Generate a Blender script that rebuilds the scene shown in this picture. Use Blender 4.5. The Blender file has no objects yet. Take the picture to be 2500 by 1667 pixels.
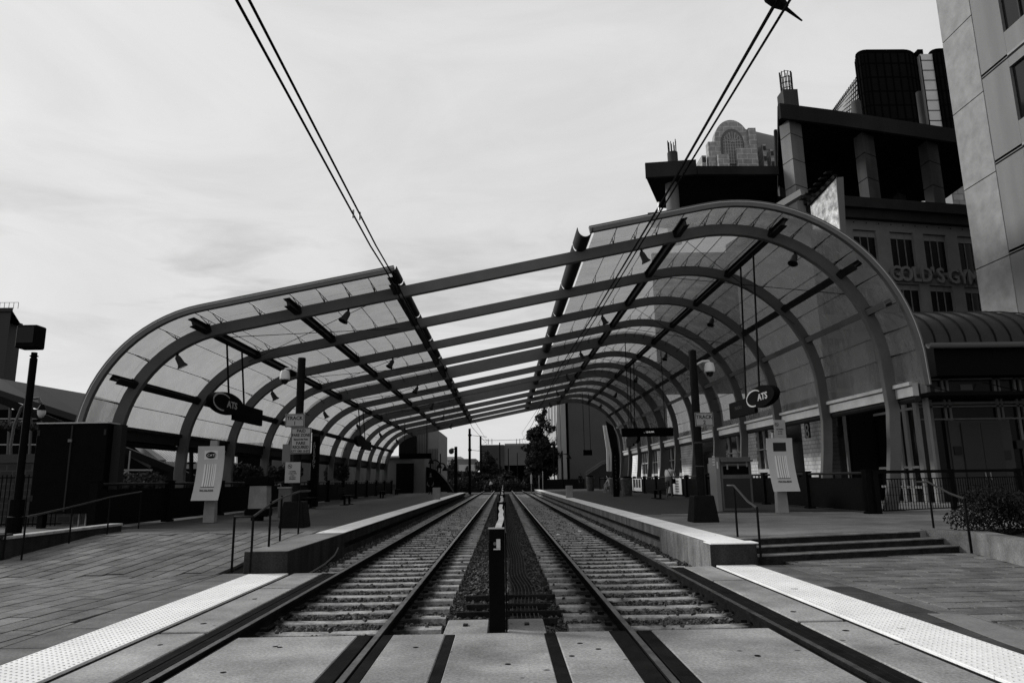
import bpy, bmesh, math, random
from mathutils import Vector, Matrix, noise as mnoise
random.seed(7)
S = bpy.context.scene
COL = S.collection
PI = math.pi
# ------------------------------------------------------------------ camera
FPX = 1720.0; CX0 = 1250.0; CY0 = 833.5
def unit(v):
    return Vector(v).normalized()
Yc = unit((-22, -338.5, FPX))
Xc = unit((1, .0122, (22 + 338.5*.0122)/FPX))
Zc = -(Xc.cross(Yc))
CAMP = Vector((0, 0, 1.475))
cam = bpy.data.cameras.new('camera'); camo = bpy.data.objects.new('camera', cam); COL.objects.link(camo)
right = Vector((Xc[0], Yc[0], Zc[0])); up = Vector((Xc[1], Yc[1], Zc[1])); fwd = Vector((Xc[2], Yc[2], Zc[2]))
m = Matrix((( right.x, up.x, -fwd.x, CAMP.x), (right.y, up.y, -fwd.y, CAMP.y), (right.z, up.z, -fwd.z, CAMP.z), (0, 0, 0, 1)))
camo.matrix_world = m
cam.sensor_width = 36; cam.sensor_fit = 'HORIZONTAL'; cam.lens = FPX/2500*36
cam.clip_start = .05; cam.clip_end = 3000
S.camera = camo
# ------------------------------------------------------------------ world and sun
SUN_EL = math.radians(25); SUN_AZ = math.radians(-66)     # azimuth from the track direction, left negative
w = bpy.data.worlds.new('World'); S.world = w; w.use_nodes = True
nt = w.node_tree; nt.nodes.clear()
N = nt.nodes.new; L = nt.links.new
out = N('ShaderNodeOutputWorld'); bg = N('ShaderNodeBackground'); bg.inputs[1].default_value = .1
sky = N('ShaderNodeTexSky'); sky.sky_type = 'NISHITA'; sky.sun_disc = False
sky.sun_elevation = SUN_EL; sky.sun_rotation = SUN_AZ; sky.dust_density = 4; sky.air_density = 1
bw = N('ShaderNodeRGBToBW'); L(sky.outputs[0], bw.inputs[0])
tc = N('ShaderNodeTexCoord'); mp = N('ShaderNodeMapping'); mp.inputs['Scale'].default_value = (1.1, 1.1, 3.0); mp.inputs['Rotation'].default_value = (.15, .25, .4)
L(tc.outputs['Generated'], mp.inputs[0])
n1 = N('ShaderNodeTexNoise'); n1.inputs['Scale'].default_value = 2.3; n1.inputs['Detail'].default_value = 9; n1.inputs['Roughness'].default_value = .58; n1.inputs['Distortion'].default_value = .9
L(mp.outputs[0], n1.inputs['Vector'])
cr = N('ShaderNodeValToRGB'); cr.color_ramp.elements[0].position = .30; cr.color_ramp.elements[0].color = (.86,)*3+(1,)
cr.color_ramp.elements[1].position = .64; cr.color_ramp.elements[1].color = (1.0,)*3+(1,)
L(n1.outputs[0], cr.inputs[0])
# darker streaked cloud bank low in the sky
mq = N('ShaderNodeMapping'); mq.inputs['Scale'].default_value = (1.6, 1.6, 9.0); mq.inputs['Rotation'].default_value = (0, .12, 0); mq.inputs['Location'].default_value = (.35, .1, 0); L(tc.outputs['Generated'], mq.inputs[0])
n2 = N('ShaderNodeTexNoise'); n2.inputs['Scale'].default_value = 1.9; n2.inputs['Detail'].default_value = 8; n2.inputs['Roughness'].default_value = .6; n2.inputs['Distortion'].default_value = .6; L(mq.outputs[0], n2.inputs['Vector'])
r2 = N('ShaderNodeMapRange'); r2.inputs[1].default_value = .44; r2.inputs[2].default_value = .66; r2.inputs[3].default_value = 0; r2.inputs[4].default_value = .30; L(n2.outputs[0], r2.inputs[0])
sz = N('ShaderNodeSeparateXYZ'); L(tc.outputs['Generated'], sz.inputs[0])
e1 = N('ShaderNodeMapRange'); e1.interpolation_type = 'SMOOTHSTEP'; e1.inputs[1].default_value = .44; e1.inputs[2].default_value = .24; e1.inputs[3].default_value = 0; e1.inputs[4].default_value = 1; L(sz.outputs['Z'], e1.inputs[0])
e2 = N('ShaderNodeMapRange'); e2.interpolation_type = 'SMOOTHSTEP'; e2.inputs[1].default_value = .12; e2.inputs[2].default_value = .24; e2.inputs[3].default_value = .15; e2.inputs[4].default_value = 1; L(sz.outputs['Z'], e2.inputs[0])
k1 = N('ShaderNodeMath'); k1.operation = 'MULTIPLY'; L(r2.outputs[0], k1.inputs[0]); L(e1.outputs[0], k1.inputs[1])
k2 = N('ShaderNodeMath'); k2.operation = 'MULTIPLY'; L(k1.outputs[0], k2.inputs[0]); L(e2.outputs[0], k2.inputs[1])
k3 = N('ShaderNodeMath'); k3.operation = 'SUBTRACT'; k3.inputs[0].default_value = 1; L(k2.outputs[0], k3.inputs[1])
k4 = N('ShaderNodeMath'); k4.operation = 'MULTIPLY'; L(cr.outputs[0], k4.inputs[0]); L(k3.outputs[0], k4.inputs[1])
mul = N('ShaderNodeMath'); mul.operation = 'MULTIPLY'; mul.inputs[1].default_value = 7.2
L(k4.outputs[0], mul.inputs[0])
mul2 = N('ShaderNodeMath'); mul2.operation = 'MULTIPLY'; mul2.inputs[1].default_value = .12; L(bw.outputs[0], mul2.inputs[0])
add = N('ShaderNodeMath'); add.operation = 'ADD'; L(mul.outputs[0], add.inputs[0]); L(mul2.outputs[0], add.inputs[1])
L(add.outputs[0], bg.inputs[0]); L(bg.outputs[0], out.inputs[0])
sl = bpy.data.lights.new('sun', 'SUN'); sl.energy = 3.0; sl.angle = math.radians(12); sl.color = (1, .995, .985)
so = bpy.data.objects.new('sun', sl); COL.objects.link(so)
sd = Vector((math.sin(SUN_AZ)*math.cos(SUN_EL), math.cos(SUN_AZ)*math.cos(SUN_EL), math.sin(SUN_EL)))
so.rotation_euler = sd.to_track_quat('Z', 'Y').to_euler(); so.location = (0, 0, 60)
S.view_settings.view_transform = 'Standard'; S.view_settings.look = 'None'
S.view_settings.exposure = 0; S.view_settings.gamma = 1; S.view_settings.use_curve_mapping = False
S.cycles.transparent_max_bounces = 24
# ------------------------------------------------------------------ measuring helpers (photo pixel + one known coordinate -> place)
def ray(px, py):
    v = Vector((px-CX0, CY0-py, FPX)); return Vector((v.dot(Xc), v.dot(Yc), v.dot(Zc)))
def PY(px, py, Y):
    r = ray(px, py); return CAMP + r*(Y/r.y)
def PX(px, py, X):
    r = ray(px, py); return CAMP + r*(X/r.x)
def PZ(px, py, Z):
    r = ray(px, py); return CAMP + r*((Z-CAMP.z)/r.z)
def proj(p):
    d = Vector(p)-CAMP; c = Xc*d.x + Yc*d.y + Zc*d.z
    if c.z <= .01: return None
    return CX0+FPX*c.x/c.z, CY0-FPX*c.y/c.z
# ------------------------------------------------------------------ materials
MATS = {}
def mat(name, v, rough=.75, var=0., scale=3., bump=0., bscale=None, metal=0., spec=None, spots=0., streak=False, detail=5):
    if name in MATS: return MATS[name]
    m = bpy.data.materials.new(name); m.use_nodes = True; nt = m.node_tree
    b = nt.nodes['Principled BSDF']; N = nt.nodes.new; L = nt.links.new
    b.inputs['Base Color'].default_value = (v, v, v, 1); b.inputs['Roughness'].default_value = rough
    if spec is None: spec = .02 if v < .013 else (.06 if v < .06 else .2)
    b.inputs['Metallic'].default_value = metal; b.inputs['Specular IOR Level'].default_value = spec
    if var or bump or spots:
        g = N('ShaderNodeNewGeometry'); mpn = N('ShaderNodeMapping'); L(g.outputs['Position'], mpn.inputs[0])
        if streak: mpn.inputs['Scale'].default_value = (1, 1, .12)
    if var:
        a = N('ShaderNodeTexNoise'); a.inputs['Scale'].default_value = scale; a.inputs['Detail'].default_value = detail; a.inputs['Roughness'].default_value = .62
        L(mpn.outputs[0], a.inputs['Vector'])
        r = N('ShaderNodeMapRange'); r.inputs[1].default_value = .3; r.inputs[2].default_value = .7
        r.inputs[3].default_value = v*(1-var); r.inputs[4].default_value = v*(1+var); L(a.outputs[0], r.inputs[0])
        f = N('ShaderNodeTexNoise'); f.inputs['Scale'].default_value = 38; f.inputs['Detail'].default_value = 5; f.inputs['Roughness'].default_value = .7; L(g.outputs['Position'], f.inputs['Vector'])
        r2 = N('ShaderNodeMapRange'); r2.inputs[1].default_value = .32; r2.inputs[2].default_value = .68
        r2.inputs[3].default_value = 1-var*1.0; r2.inputs[4].default_value = 1+var*1.0; L(f.outputs[0], r2.inputs[0])
        x = N('ShaderNodeMath'); x.operation = 'MULTIPLY'; L(r.outputs[0], x.inputs[0]); L(r2.outputs[0], x.inputs[1])
        o = x
        if var > .2:
            h = N('ShaderNodeTexNoise'); h.inputs['Scale'].default_value = scale*.33; h.inputs['Detail'].default_value = 7; h.inputs['Distortion'].default_value = 1.2; L(g.outputs['Position'], h.inputs['Vector'])
            r4 = N('ShaderNodeMapRange'); r4.inputs[1].default_value = .36; r4.inputs[2].default_value = .56; r4.inputs[3].default_value = .72; r4.inputs[4].default_value = 1.06; L(h.outputs[0], r4.inputs[0])
            z = N('ShaderNodeMath'); z.operation = 'MULTIPLY'; L(x.outputs[0], z.inputs[0]); L(r4.outputs[0], z.inputs[1]); x = o = z
        if spots:
            vn = N('ShaderNodeTexVoronoi'); vn.inputs['Scale'].default_value = spots; L(g.outputs['Position'], vn.inputs['Vector'])
            r3 = N('ShaderNodeMapRange'); r3.inputs[1].default_value = .055; r3.inputs[2].default_value = .085; r3.inputs[3].default_value = .3; r3.inputs[4].default_value = 1
            L(vn.outputs['Distance'], r3.inputs[0])
            y = N('ShaderNodeMath'); y.operation = 'MULTIPLY'; L(x.outputs[0], y.inputs[0]); L(r3.outputs[0], y.inputs[1]); o = y
        L(o.outputs[0], b.inputs['Base Color'])
    if bump:
        c = N('ShaderNodeTexNoise'); c.inputs['Scale'].default_value = bscale or scale*8; c.inputs['Detail'].default_value = 4
        L(g.outputs['Position'], c.inputs['Vector'])
        bp = N('ShaderNodeBump'); bp.inputs['Strength'].default_value = bump; bp.inputs['Distance'].default_value = .01
        L(c.outputs[0], bp.inputs['Height']); L(bp.outputs[0], b.inputs['Normal'])
    MATS[name] = m
    return m
def brick_mat(name, v, mortar, bw_, bh, mw=.012, wall=None, var=.25, rough=.8):
    """flat print of joints too small to model; wall = 'x' (wall faces x), 'y', or None for a floor"""
    m = bpy.data.materials.new(name); m.use_nodes = True; nt = m.node_tree
    b = nt.nodes['Principled BSDF']; N = nt.nodes.new; L = nt.links.new
    g = N('ShaderNodeNewGeometry'); sp = N('ShaderNodeSeparateXYZ'); cb = N('ShaderNodeCombineXYZ'); L(g.outputs['Position'], sp.inputs[0])
    ax = {'x': ('Y', 'Z'), 'y': ('X', 'Z'), None: ('X', 'Y')}[wall]
    L(sp.outputs[ax[0]], cb.inputs[0]); L(sp.outputs[ax[1]], cb.inputs[1])
    t = N('ShaderNodeTexBrick'); L(cb.outputs[0], t.inputs['Vector']); t.inputs['Scale'].default_value = 1
    t.inputs['Brick Width'].default_value = bw_; t.inputs['Row Height'].default_value = bh; t.inputs['Mortar Size'].default_value = mw
    t.inputs['Color1'].default_value = (v*(1-var),)*3+(1,); t.inputs['Color2'].default_value = (v*(1+var),)*3+(1,); t.inputs['Mortar'].default_value = (mortar,)*3+(1,)
    a = N('ShaderNodeTexNoise'); a.inputs['Scale'].default_value = .8; a.inputs['Detail'].default_value = 6; L(g.outputs['Position'], a.inputs['Vector'])
    r = N('ShaderNodeMapRange'); r.inputs[1].default_value = .3; r.inputs[2].default_value = .7; r.inputs[3].default_value = .75; r.inputs[4].default_value = 1.2; L(a.outputs[0], r.inputs[0])
    x = N('ShaderNodeMix'); x.data_type = 'RGBA'; x.blend_type = 'MULTIPLY'; x.inputs[0].default_value = 1; L(t.outputs[0], x.inputs[6]); L(r.outputs[0], x.inputs[7])
    L(x.outputs[2], b.inputs['Base Color']); b.inputs['Roughness'].default_value = rough
    return m
def glass_mat(name, tint, diff, dval, streaks=True, gloss=.06):
    m = bpy.data.materials.new(name); m.use_nodes = True; nt = m.node_tree; nt.nodes.clear(); N = nt.nodes.new; L = nt.links.new
    o = N('ShaderNodeOutputMaterial'); tr = N('ShaderNodeBsdfTransparent'); tl = N('ShaderNodeBsdfTranslucent'); df = N('ShaderNodeBsdfDiffuse'); gl = N('ShaderNodeBsdfGlossy')
    gl.inputs['Roughness'].default_value = .12; gl.inputs['Color'].default_value = (.9,)*3+(1,)
    g = N('ShaderNodeNewGeometry'); mpn = N('ShaderNodeMapping'); mpn.inputs['Scale'].default_value = (1, 1, .35); L(g.outputs['Position'], mpn.inputs[0])
    a = N('ShaderNodeTexNoise'); a.inputs['Scale'].default_value = 1.6; a.inputs['Detail'].default_value = 7; a.inputs['Roughness'].default_value = .65; L(mpn.outputs[0], a.inputs['Vector'])
    r = N('ShaderNodeMapRange'); r.inputs[1].default_value = .3; r.inputs[2].default_value = .7; r.inputs[3].default_value = tint*.90; r.inputs[4].default_value = min(1, tint*1.05); L(a.outputs[0], r.inputs[0])
    L(r.outputs[0], tr.inputs['Color'])
    tl.inputs['Color'].default_value = (dval,)*3+(1,); df.inputs['Color'].default_value = (dval*.7,)*3+(1,)
    m1 = N('ShaderNodeMixShader'); m1.inputs[0].default_value = .35; L(tl.outputs[0], m1.inputs[1]); L(df.outputs[0], m1.inputs[2])
    r2 = N('ShaderNodeMapRange'); r2.inputs[1].default_value = .3; r2.inputs[2].default_value = .7; r2.inputs[3].default_value = diff*.7; r2.inputs[4].default_value = diff*1.3; L(a.outputs[0], r2.inputs[0])
    m2 = N('ShaderNodeMixShader'); L(r2.outputs[0], m2.inputs[0]); L(tr.outputs[0], m2.inputs[1]); L(m1.outputs[0], m2.inputs[2])
    m3 = N('ShaderNodeMixShader'); m3.inputs[0].default_value = gloss; L(m2.outputs[0], m3.inputs[1]); L(gl.outputs[0], m3.inputs[2])
    L(m3.outputs[0], o.inputs[0]); return m
def emit_mat(name, v):
    m = bpy.data.materials.new(name); m.use_nodes = True; b = m.node_tree.nodes['Principled BSDF']
    b.inputs['Emission Color'].default_value = (v, v, v, 1); b.inputs['Emission Strength'].default_value = 1; return m
# ------------------------------------------------------------------ mesh building
ORG = {}
class MB:
    def __init__(s): s.v = []; s.f = []
    def add(s, vs, fs):
        o = len(s.v); s.v += [tuple(p) for p in vs]; s.f += [tuple(i+o for i in f) for f in fs]; return s
    def box(s, x0, x1, y0, y1, z0, z1):
        return s.add([(x0,y0,z0),(x1,y0,z0),(x1,y1,z0),(x0,y1,z0),(x0,y0,z1),(x1,y0,z1),(x1,y1,z1),(x0,y1,z1)],
                     [(0,3,2,1),(4,5,6,7),(0,1,5,4),(1,2,6,5),(2,3,7,6),(3,0,4,7)])
    def obox(s, c, size, M):   # oriented box, M = 3x3
        hs = Vector(size)/2; c = Vector(c)
        vs = [c + M @ Vector((sx*hs.x, sy*hs.y, sz*hs.z)) for sz in (-1,1) for sx, sy in ((-1,-1),(1,-1),(1,1),(-1,1))]
        return s.add(vs, [(0,3,2,1),(4,5,6,7),(0,1,5,4),(1,2,6,5),(2,3,7,6),(3,0,4,7)])
    def beam(s, p, q, w, h, upv=(0,0,1), w2=None, h2=None):
        p = Vector(p); q = Vector(q); d = (q-p).normalized(); u = Vector(upv)
        if abs(d.dot(u)) > .98: u = Vector((0,1,0))
        a = d.cross(u).normalized(); b = a.cross(d).normalized(); w2 = w2 or w; h2 = h2 or h
        vs = [p+a*(sx*w/2)+b*(sz*h/2) for sx, sz in ((-1,-1),(1,-1),(1,1),(-1,1))] + [q+a*(sx*w2/2)+b*(sz*h2/2) for sx, sz in ((-1,-1),(1,-1),(1,1),(-1,1))]
        return s.add(vs, [(0,3,2,1),(4,5,6,7),(0,1,5,4),(1,2,6,5),(2,3,7,6),(3,0,4,7)])
    def ring(s, pts, r, n=8, caps=True, closed=False):
        pts = [Vector(p) for p in pts]; rs = r if isinstance(r, (list, tuple)) else [r]*len(pts)
        o = len(s.v); prev = None
        for i, p in enumerate(pts):
            d = (pts[min(i+1, len(pts)-1)] - pts[max(i-1, 0)])
            d = d.normalized() if d.length > 1e-9 else Vector((0,0,1))
            if prev is None:
                u = Vector((0,0,1)) if abs(d.z) < .9 else Vector((0,1,0)); a = d.cross(u).normalized()
            else:
                a = (prev - d*prev.dot(d)).normalized()
            prev = a; b = d.cross(a)
            for k in range(n):
                t = 2*PI*k/n; s.v.append(tuple(p + (a*math.cos(t)+b*math.sin(t))*rs[i]))
        for i in range(len(pts)-1):
            for k in range(n):
                k2 = (k+1) % n; s.f.append((o+i*n+k, o+i*n+k2, o+(i+1)*n+k2, o+(i+1)*n+k))
        if caps:
            s.f.append(tuple(o+k for k in reversed(range(n)))); s.f.append(tuple(o+(len(pts)-1)*n+k for k in range(n)))
        return s
    def prism(s, poly, a, b, plane='xz'):   # poly in plane, extruded along the third axis from a to b
        def P(u, v, t): return {'xz': (u,t,v), 'xy': (u,v,t), 'yz': (t,u,v)}[plane]
        n = len(poly); vs = [P(u,v,a) for u,v in poly]+[P(u,v,b) for u,v in poly]
        return s.add(vs, [tuple(range(n)), tuple(reversed(range(n, 2*n)))] + [(i, i+n, (i+1)%n+n, (i+1)%n) for i in range(n)])
    def slab(s, pts, th):    # horizontal polygon (3d points) with thickness upwards
        n = len(pts); pts = [Vector(p) for p in pts]; vs = pts+[p+Vector((0,0,th)) for p in pts]
        return s.add(vs, [tuple(range(n)), tuple(reversed(range(n, 2*n)))] + [(i, i+n, (i+1)%n+n, (i+1)%n) for i in range(n)])
    def xf(s, M):
        s.v = [tuple(M @ Vector(p)) for p in s.v]; return s
    def build(s, name, m, parent=None, smooth=False, bevel=0, org=None):
        o3 = Vector(ORG[parent.name]) if parent else Vector(org or (0,0,0))
        me = bpy.data.meshes.new(name); me.from_pydata([tuple(Vector(p)-o3) for p in s.v], [], s.f)
        bm = bmesh.new(); bm.from_mesh(me); bmesh.ops.recalc_face_normals(bm, faces=bm.faces)
        if bevel: bmesh.ops.bevel(bm, geom=[e for e in bm.edges], offset=bevel, segments=1, affect='EDGES', clamp_overlap=True)
        bm.to_mesh(me); bm.free()
        me.materials.append(m)
        if smooth:
            for p in me.polygons: p.use_smooth = True
            if hasattr(me, 'set_sharp_from_angle'): me.set_sharp_from_angle(angle=math.radians(40))
        o = bpy.data.objects.new(name, me); COL.objects.link(o)
        if parent: o.parent = parent
        else: o.location = o3
        ORG[o.name] = tuple(o3)
        return o
def tag(o, label=None, cat=None, group=None, kind=None):
    for k, v in (('label', label), ('category', cat), ('group', group), ('kind', kind)):
        if v: o[k] = v
    return o
def thing(name, label, cat, loc=(0,0,0), group=None):
    o = bpy.data.objects.new(name, None); COL.objects.link(o); o.location = loc; o.empty_display_size = .2
    ORG[o.name] = tuple(loc); return tag(o, label, cat, group)
def struct(o): o['kind'] = 'structure'; return o
def sgroup(name, loc=(0,0,0)):
    o = bpy.data.objects.new(name, None); COL.objects.link(o); o.location = loc; ORG[o.name] = tuple(loc); o['kind'] = 'structure'; return o
def inst(src, name, parent, loc, rot=None, scale=None):     # same mesh data, child of parent, loc in world space
    o = src.copy(); o.name = name; COL.objects.link(o); o.parent = parent
    o.location = Vector(loc) - Vector(ORG[parent.name])
    if rot: o.rotation_euler = rot
    if scale: o.scale = scale
    for k in ('label', 'category', 'group', 'kind'):
        if k in o: del o[k]
    ORG[o.name] = ORG[parent.name]
    return o
def clone(root, loc, rz=None, label=None):      # a thing with its parts and sub-parts
    r = root.copy(); COL.objects.link(r); r.location = loc
    if rz is not None: r.rotation_euler = (0, 0, rz)
    if label: r['label'] = label
    ORG[r.name] = tuple(loc)
    for ch in list(root.children):
        c = ch.copy(); COL.objects.link(c); c.parent = r
        for gch in list(ch.children):
            d = gch.copy(); COL.objects.link(d); d.parent = c
    return r
def clip_poly(poly, a, b, c):      # keep a*x+b*y <= c
    out = []
    for i in range(len(poly)):
        p, q = poly[i], poly[(i+1) % len(poly)]; dp, dq = a*p[0]+b*p[1]-c, a*q[0]+b*q[1]-c
        if dp <= 0: out.append(p)
        if (dp < 0 < dq) or (dq < 0 < dp): t = dp/(dp-dq); out.append((p[0]+(q[0]-p[0])*t, p[1]+(q[1]-p[1])*t))
    return out
def area(P): return abs(sum(P[i][0]*P[(i+1) % len(P)][1]-P[(i+1) % len(P)][0]*P[i][1] for i in range(len(P))))/2
def lay(parent, cells, clips, zf, slope, mats, ang, w_, h_, limit=290):
    """lay pavers: whole ones share a mesh, cut ones are cut to the edge; past the limit one joined part"""
    cache = {}; rests = [MB() for _ in mats]; n = 0; ca, sa = math.cos(ang), math.sin(ang)
    cells = sorted(cells, key=lambda c: (Vector((c[0], c[1], 0))-CAMP).length)
    for x, y in cells:
        P = [(x+ca*u-sa*v, y+sa*u+ca*v) for u, v in ((-w_/2,-h_/2),(w_/2,-h_/2),(w_/2,h_/2),(-w_/2,h_/2))]; A0 = area(P)
        for cl in clips:
            P = clip_poly(P, *cl)
            if len(P) < 3: break
        if len(P) < 3 or area(P) < .12*A0: continue
        dz = random.uniform(-.0025, .0025); m = random.choice(mats); whole = area(P) > .995*A0
        if n >= limit:
            vs = [(px, py, zf(px, py)+dz-.03) for px, py in P]+[(px, py, zf(px, py)+dz) for px, py in P]; k = len(P)
            rests[random.randrange(len(mats))].add(vs, [tuple(range(k)), tuple(range(k, 2*k))]+[(i, (i+1) % k, (i+1) % k+k, i+k) for i in range(k)]); continue
        n += 1
        if whole: piece(cache, m, 'paver', parent, (x, y, zf(x, y)-.03+dz), (slope(x, y), random.uniform(-.003,.003), ang+random.uniform(-.003,.003)), lambda: MB().box(-w_/2, w_/2, -h_/2, h_/2, -.03, .03))
        else:
            k = len(P); vs = [(px, py, zf(px, py)+dz-.06) for px, py in P]+[(px, py, zf(px, py)+dz) for px, py in P]
            MB().add(vs, [tuple(range(k)), tuple(range(k, 2*k))]+[(i, (i+1) % k, (i+1) % k+k, i+k) for i in range(k)]).build('paver', m, parent, bevel=.003)
    for m, rest in zip(mats, rests):
        if rest.f: tag(rest.build('paver_field', m, parent), kind='stuff')
def piece(cache, mm, name, parent, loc, rot, maker):     # alike pieces share one mesh per material
    if mm.name in cache: return inst(cache[mm.name], name, parent, loc, rot)
    o = maker().build(name, mm, None, bevel=.004); o.parent = parent; ORG[o.name] = ORG[parent.name]
    o.location = Vector(loc)-Vector(ORG[parent.name]); o.rotation_euler = rot; cache[mm.name] = o; return o
def text(name, s, size, m, parent, M, depth=.004, align='CENTER', sx=1, bold=0, spacing=1.0):
    """flat lettering; M maps text space (x right, y up, z towards reader) to the world"""
    c = bpy.data.curves.new(name, 'FONT'); c.body = s; c.size = size; c.align_x = align; c.align_y = 'CENTER'
    c.extrude = depth/2; c.offset = bold; c.space_character = spacing; c.resolution_u = 3
    t = bpy.data.objects.new(name+'_tmp', c); COL.objects.link(t)
    dg = bpy.context.evaluated_depsgraph_get(); dg.update()
    me = bpy.data.meshes.new_from_object(t.evaluated_get(dg)); bpy.data.objects.remove(t); bpy.data.curves.remove(c)
    o3 = Vector(ORG[parent.name]); T = Matrix.Translation(-o3) @ M @ Matrix.Diagonal((sx, 1, 1, 1))
    me.transform(T); me.materials.clear(); me.materials.append(m); me.name = name
    o = bpy.data.objects.new(name, me); COL.objects.link(o); o.parent = parent; ORG[o.name] = tuple(o3); return o
def face_cam(p, th=0.):     # text plane facing -Y, at p (turned th about z)
    return Matrix.Translation(p) @ Matrix.Rotation(th, 4, 'Z') @ Matrix(((1,0,0,0),(0,0,-1,0),(0,1,0,0),(0,0,0,1)))
def face_px(p):             # faces +X, reads towards +Y
    return Matrix.Translation(p) @ Matrix(((0,0,1,0),(1,0,0,0),(0,1,0,0),(0,0,0,1)))
def face_nx(p):             # faces -X, reads towards -Y
    return Matrix.Translation(p) @ Matrix(((0,0,-1,0),(-1,0,0,0),(0,1,0,0),(0,0,0,1)))
# base materials
CONC = mat('concrete_crossing', .27, .88, .36, 1.3, .3, 40, spots=2.6, detail=9)
CONC2 = mat('concrete_platform', .17, .88, .25, 1.2, .2, 30)
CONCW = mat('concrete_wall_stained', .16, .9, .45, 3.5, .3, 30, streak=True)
CONCD = mat('concrete_shaded', .028, .9, .4, 3, .3, 30, streak=True)  # concrete darkened in colour for faces turned away from the sun
RUB = mat('rubber_seal', .010, .7, .3, 6, .2)
STEELR = mat('rail_steel', .30, .33, .35, 5, 0, metal=1)
RUST = mat('rail_side', .011, .8, .4, 8, .3)
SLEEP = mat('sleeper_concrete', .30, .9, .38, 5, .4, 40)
def stain_shade_sleeper(m):  # grease stain and rail shadow together darkened into the sleeper colour
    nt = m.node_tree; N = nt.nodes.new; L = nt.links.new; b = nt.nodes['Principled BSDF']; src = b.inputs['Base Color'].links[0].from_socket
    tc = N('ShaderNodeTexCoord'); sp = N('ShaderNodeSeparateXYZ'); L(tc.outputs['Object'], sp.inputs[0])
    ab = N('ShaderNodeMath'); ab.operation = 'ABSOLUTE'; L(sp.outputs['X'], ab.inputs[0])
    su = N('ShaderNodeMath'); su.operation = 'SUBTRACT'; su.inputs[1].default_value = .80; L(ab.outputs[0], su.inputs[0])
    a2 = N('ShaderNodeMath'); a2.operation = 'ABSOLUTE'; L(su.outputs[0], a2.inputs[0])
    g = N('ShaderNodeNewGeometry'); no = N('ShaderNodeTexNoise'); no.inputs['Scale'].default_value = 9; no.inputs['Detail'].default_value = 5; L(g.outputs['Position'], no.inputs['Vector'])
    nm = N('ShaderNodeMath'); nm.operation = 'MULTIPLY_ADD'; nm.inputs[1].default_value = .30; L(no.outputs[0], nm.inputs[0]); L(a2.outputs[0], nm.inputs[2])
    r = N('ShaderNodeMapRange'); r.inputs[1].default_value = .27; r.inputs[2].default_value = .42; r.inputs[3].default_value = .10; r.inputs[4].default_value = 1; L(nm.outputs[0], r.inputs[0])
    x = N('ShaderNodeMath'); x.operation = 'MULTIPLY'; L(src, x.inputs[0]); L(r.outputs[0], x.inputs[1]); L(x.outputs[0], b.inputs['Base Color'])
stain_shade_sleeper(SLEEP)
STONE = mat('ballast_stone', .085, .95, .8, 11, .4, 60)
BALB = mat('ballast_bed', .022, 1, .6, 18, .8, 30)
PAINT = mat('canopy_paint', .096, .45, .10, 2, .05, 200)
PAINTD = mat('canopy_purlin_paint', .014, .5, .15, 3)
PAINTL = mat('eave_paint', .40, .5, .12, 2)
BLK = mat('black_metal', .008, .45, .2, 6)
BLKF = mat('black_flat', .004, .6, .2, 4)
WHT = mat('tactile_paint', .78, .8, .13, 1.4, .1, 60, spots=1.3, detail=8)
PAVE = mat('paver_concrete', .128, .9, .34, 2.3, .4, 40)
PAVE2 = mat('paver_concrete_dark', .104, .9, .36, 2.3, .4, 40)
PAVE3 = mat('paver_concrete_light', .150, .9, .3, 2.3, .4, 40)
PAVEB = mat('paver_border_dark', .055, .9, .3, 2, .3, 40)
JOINT = mat('joint_sand', .006, 1, .3, 10)
SIGNW = mat('sign_face', .27, .5, .06, 4)
SIGNK = mat('sign_ink', .012, .6)
POSTER = mat('poster_panel', .42, .5, .05, 3)
GALV = mat('galvanised', .3, .5, .2, 10, metal=.6)
DGL = mat('dark_window_glass', .005, .12, 0, spec=.25)
FRAMEG = mat('window_frame_grey', .12, .6, .15, 3)
GLASS = glass_mat('canopy_glass', .71, .31, .58)
FENCEK = mat('fence_black', .005, .5, .2, 5)
# ================================================================== GROUND
g = MB(); g.add([(-600,-40,-.32),(600,-40,-.32),(600,1500,-.32),(-600,1500,-.32)], [(0,1,2,3)])
struct(g.build('ground', mat('ground_earth', .06, .95, .4, .3)))
# ballast bed between the platforms and beyond
b = MB(); nx, ny = 40, 320
for j in range(ny+1):
    for i in range(nx+1):
        x = -3.95+7.9*i/nx; y = 7.42+83*j/ny
        z = -.175 - (.03 if abs(x) < .7 else 0) + mnoise.noise(Vector((x*3, y*3, 0)))*.025
        b.v.append((x, y, z))
for j in range(ny):
    for i in range(nx):
        a = j*(nx+1)+i; b.f.append((a, a+1, a+nx+2, a+nx+1))
struct(b.build('ballast_bed', BALB))
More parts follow.
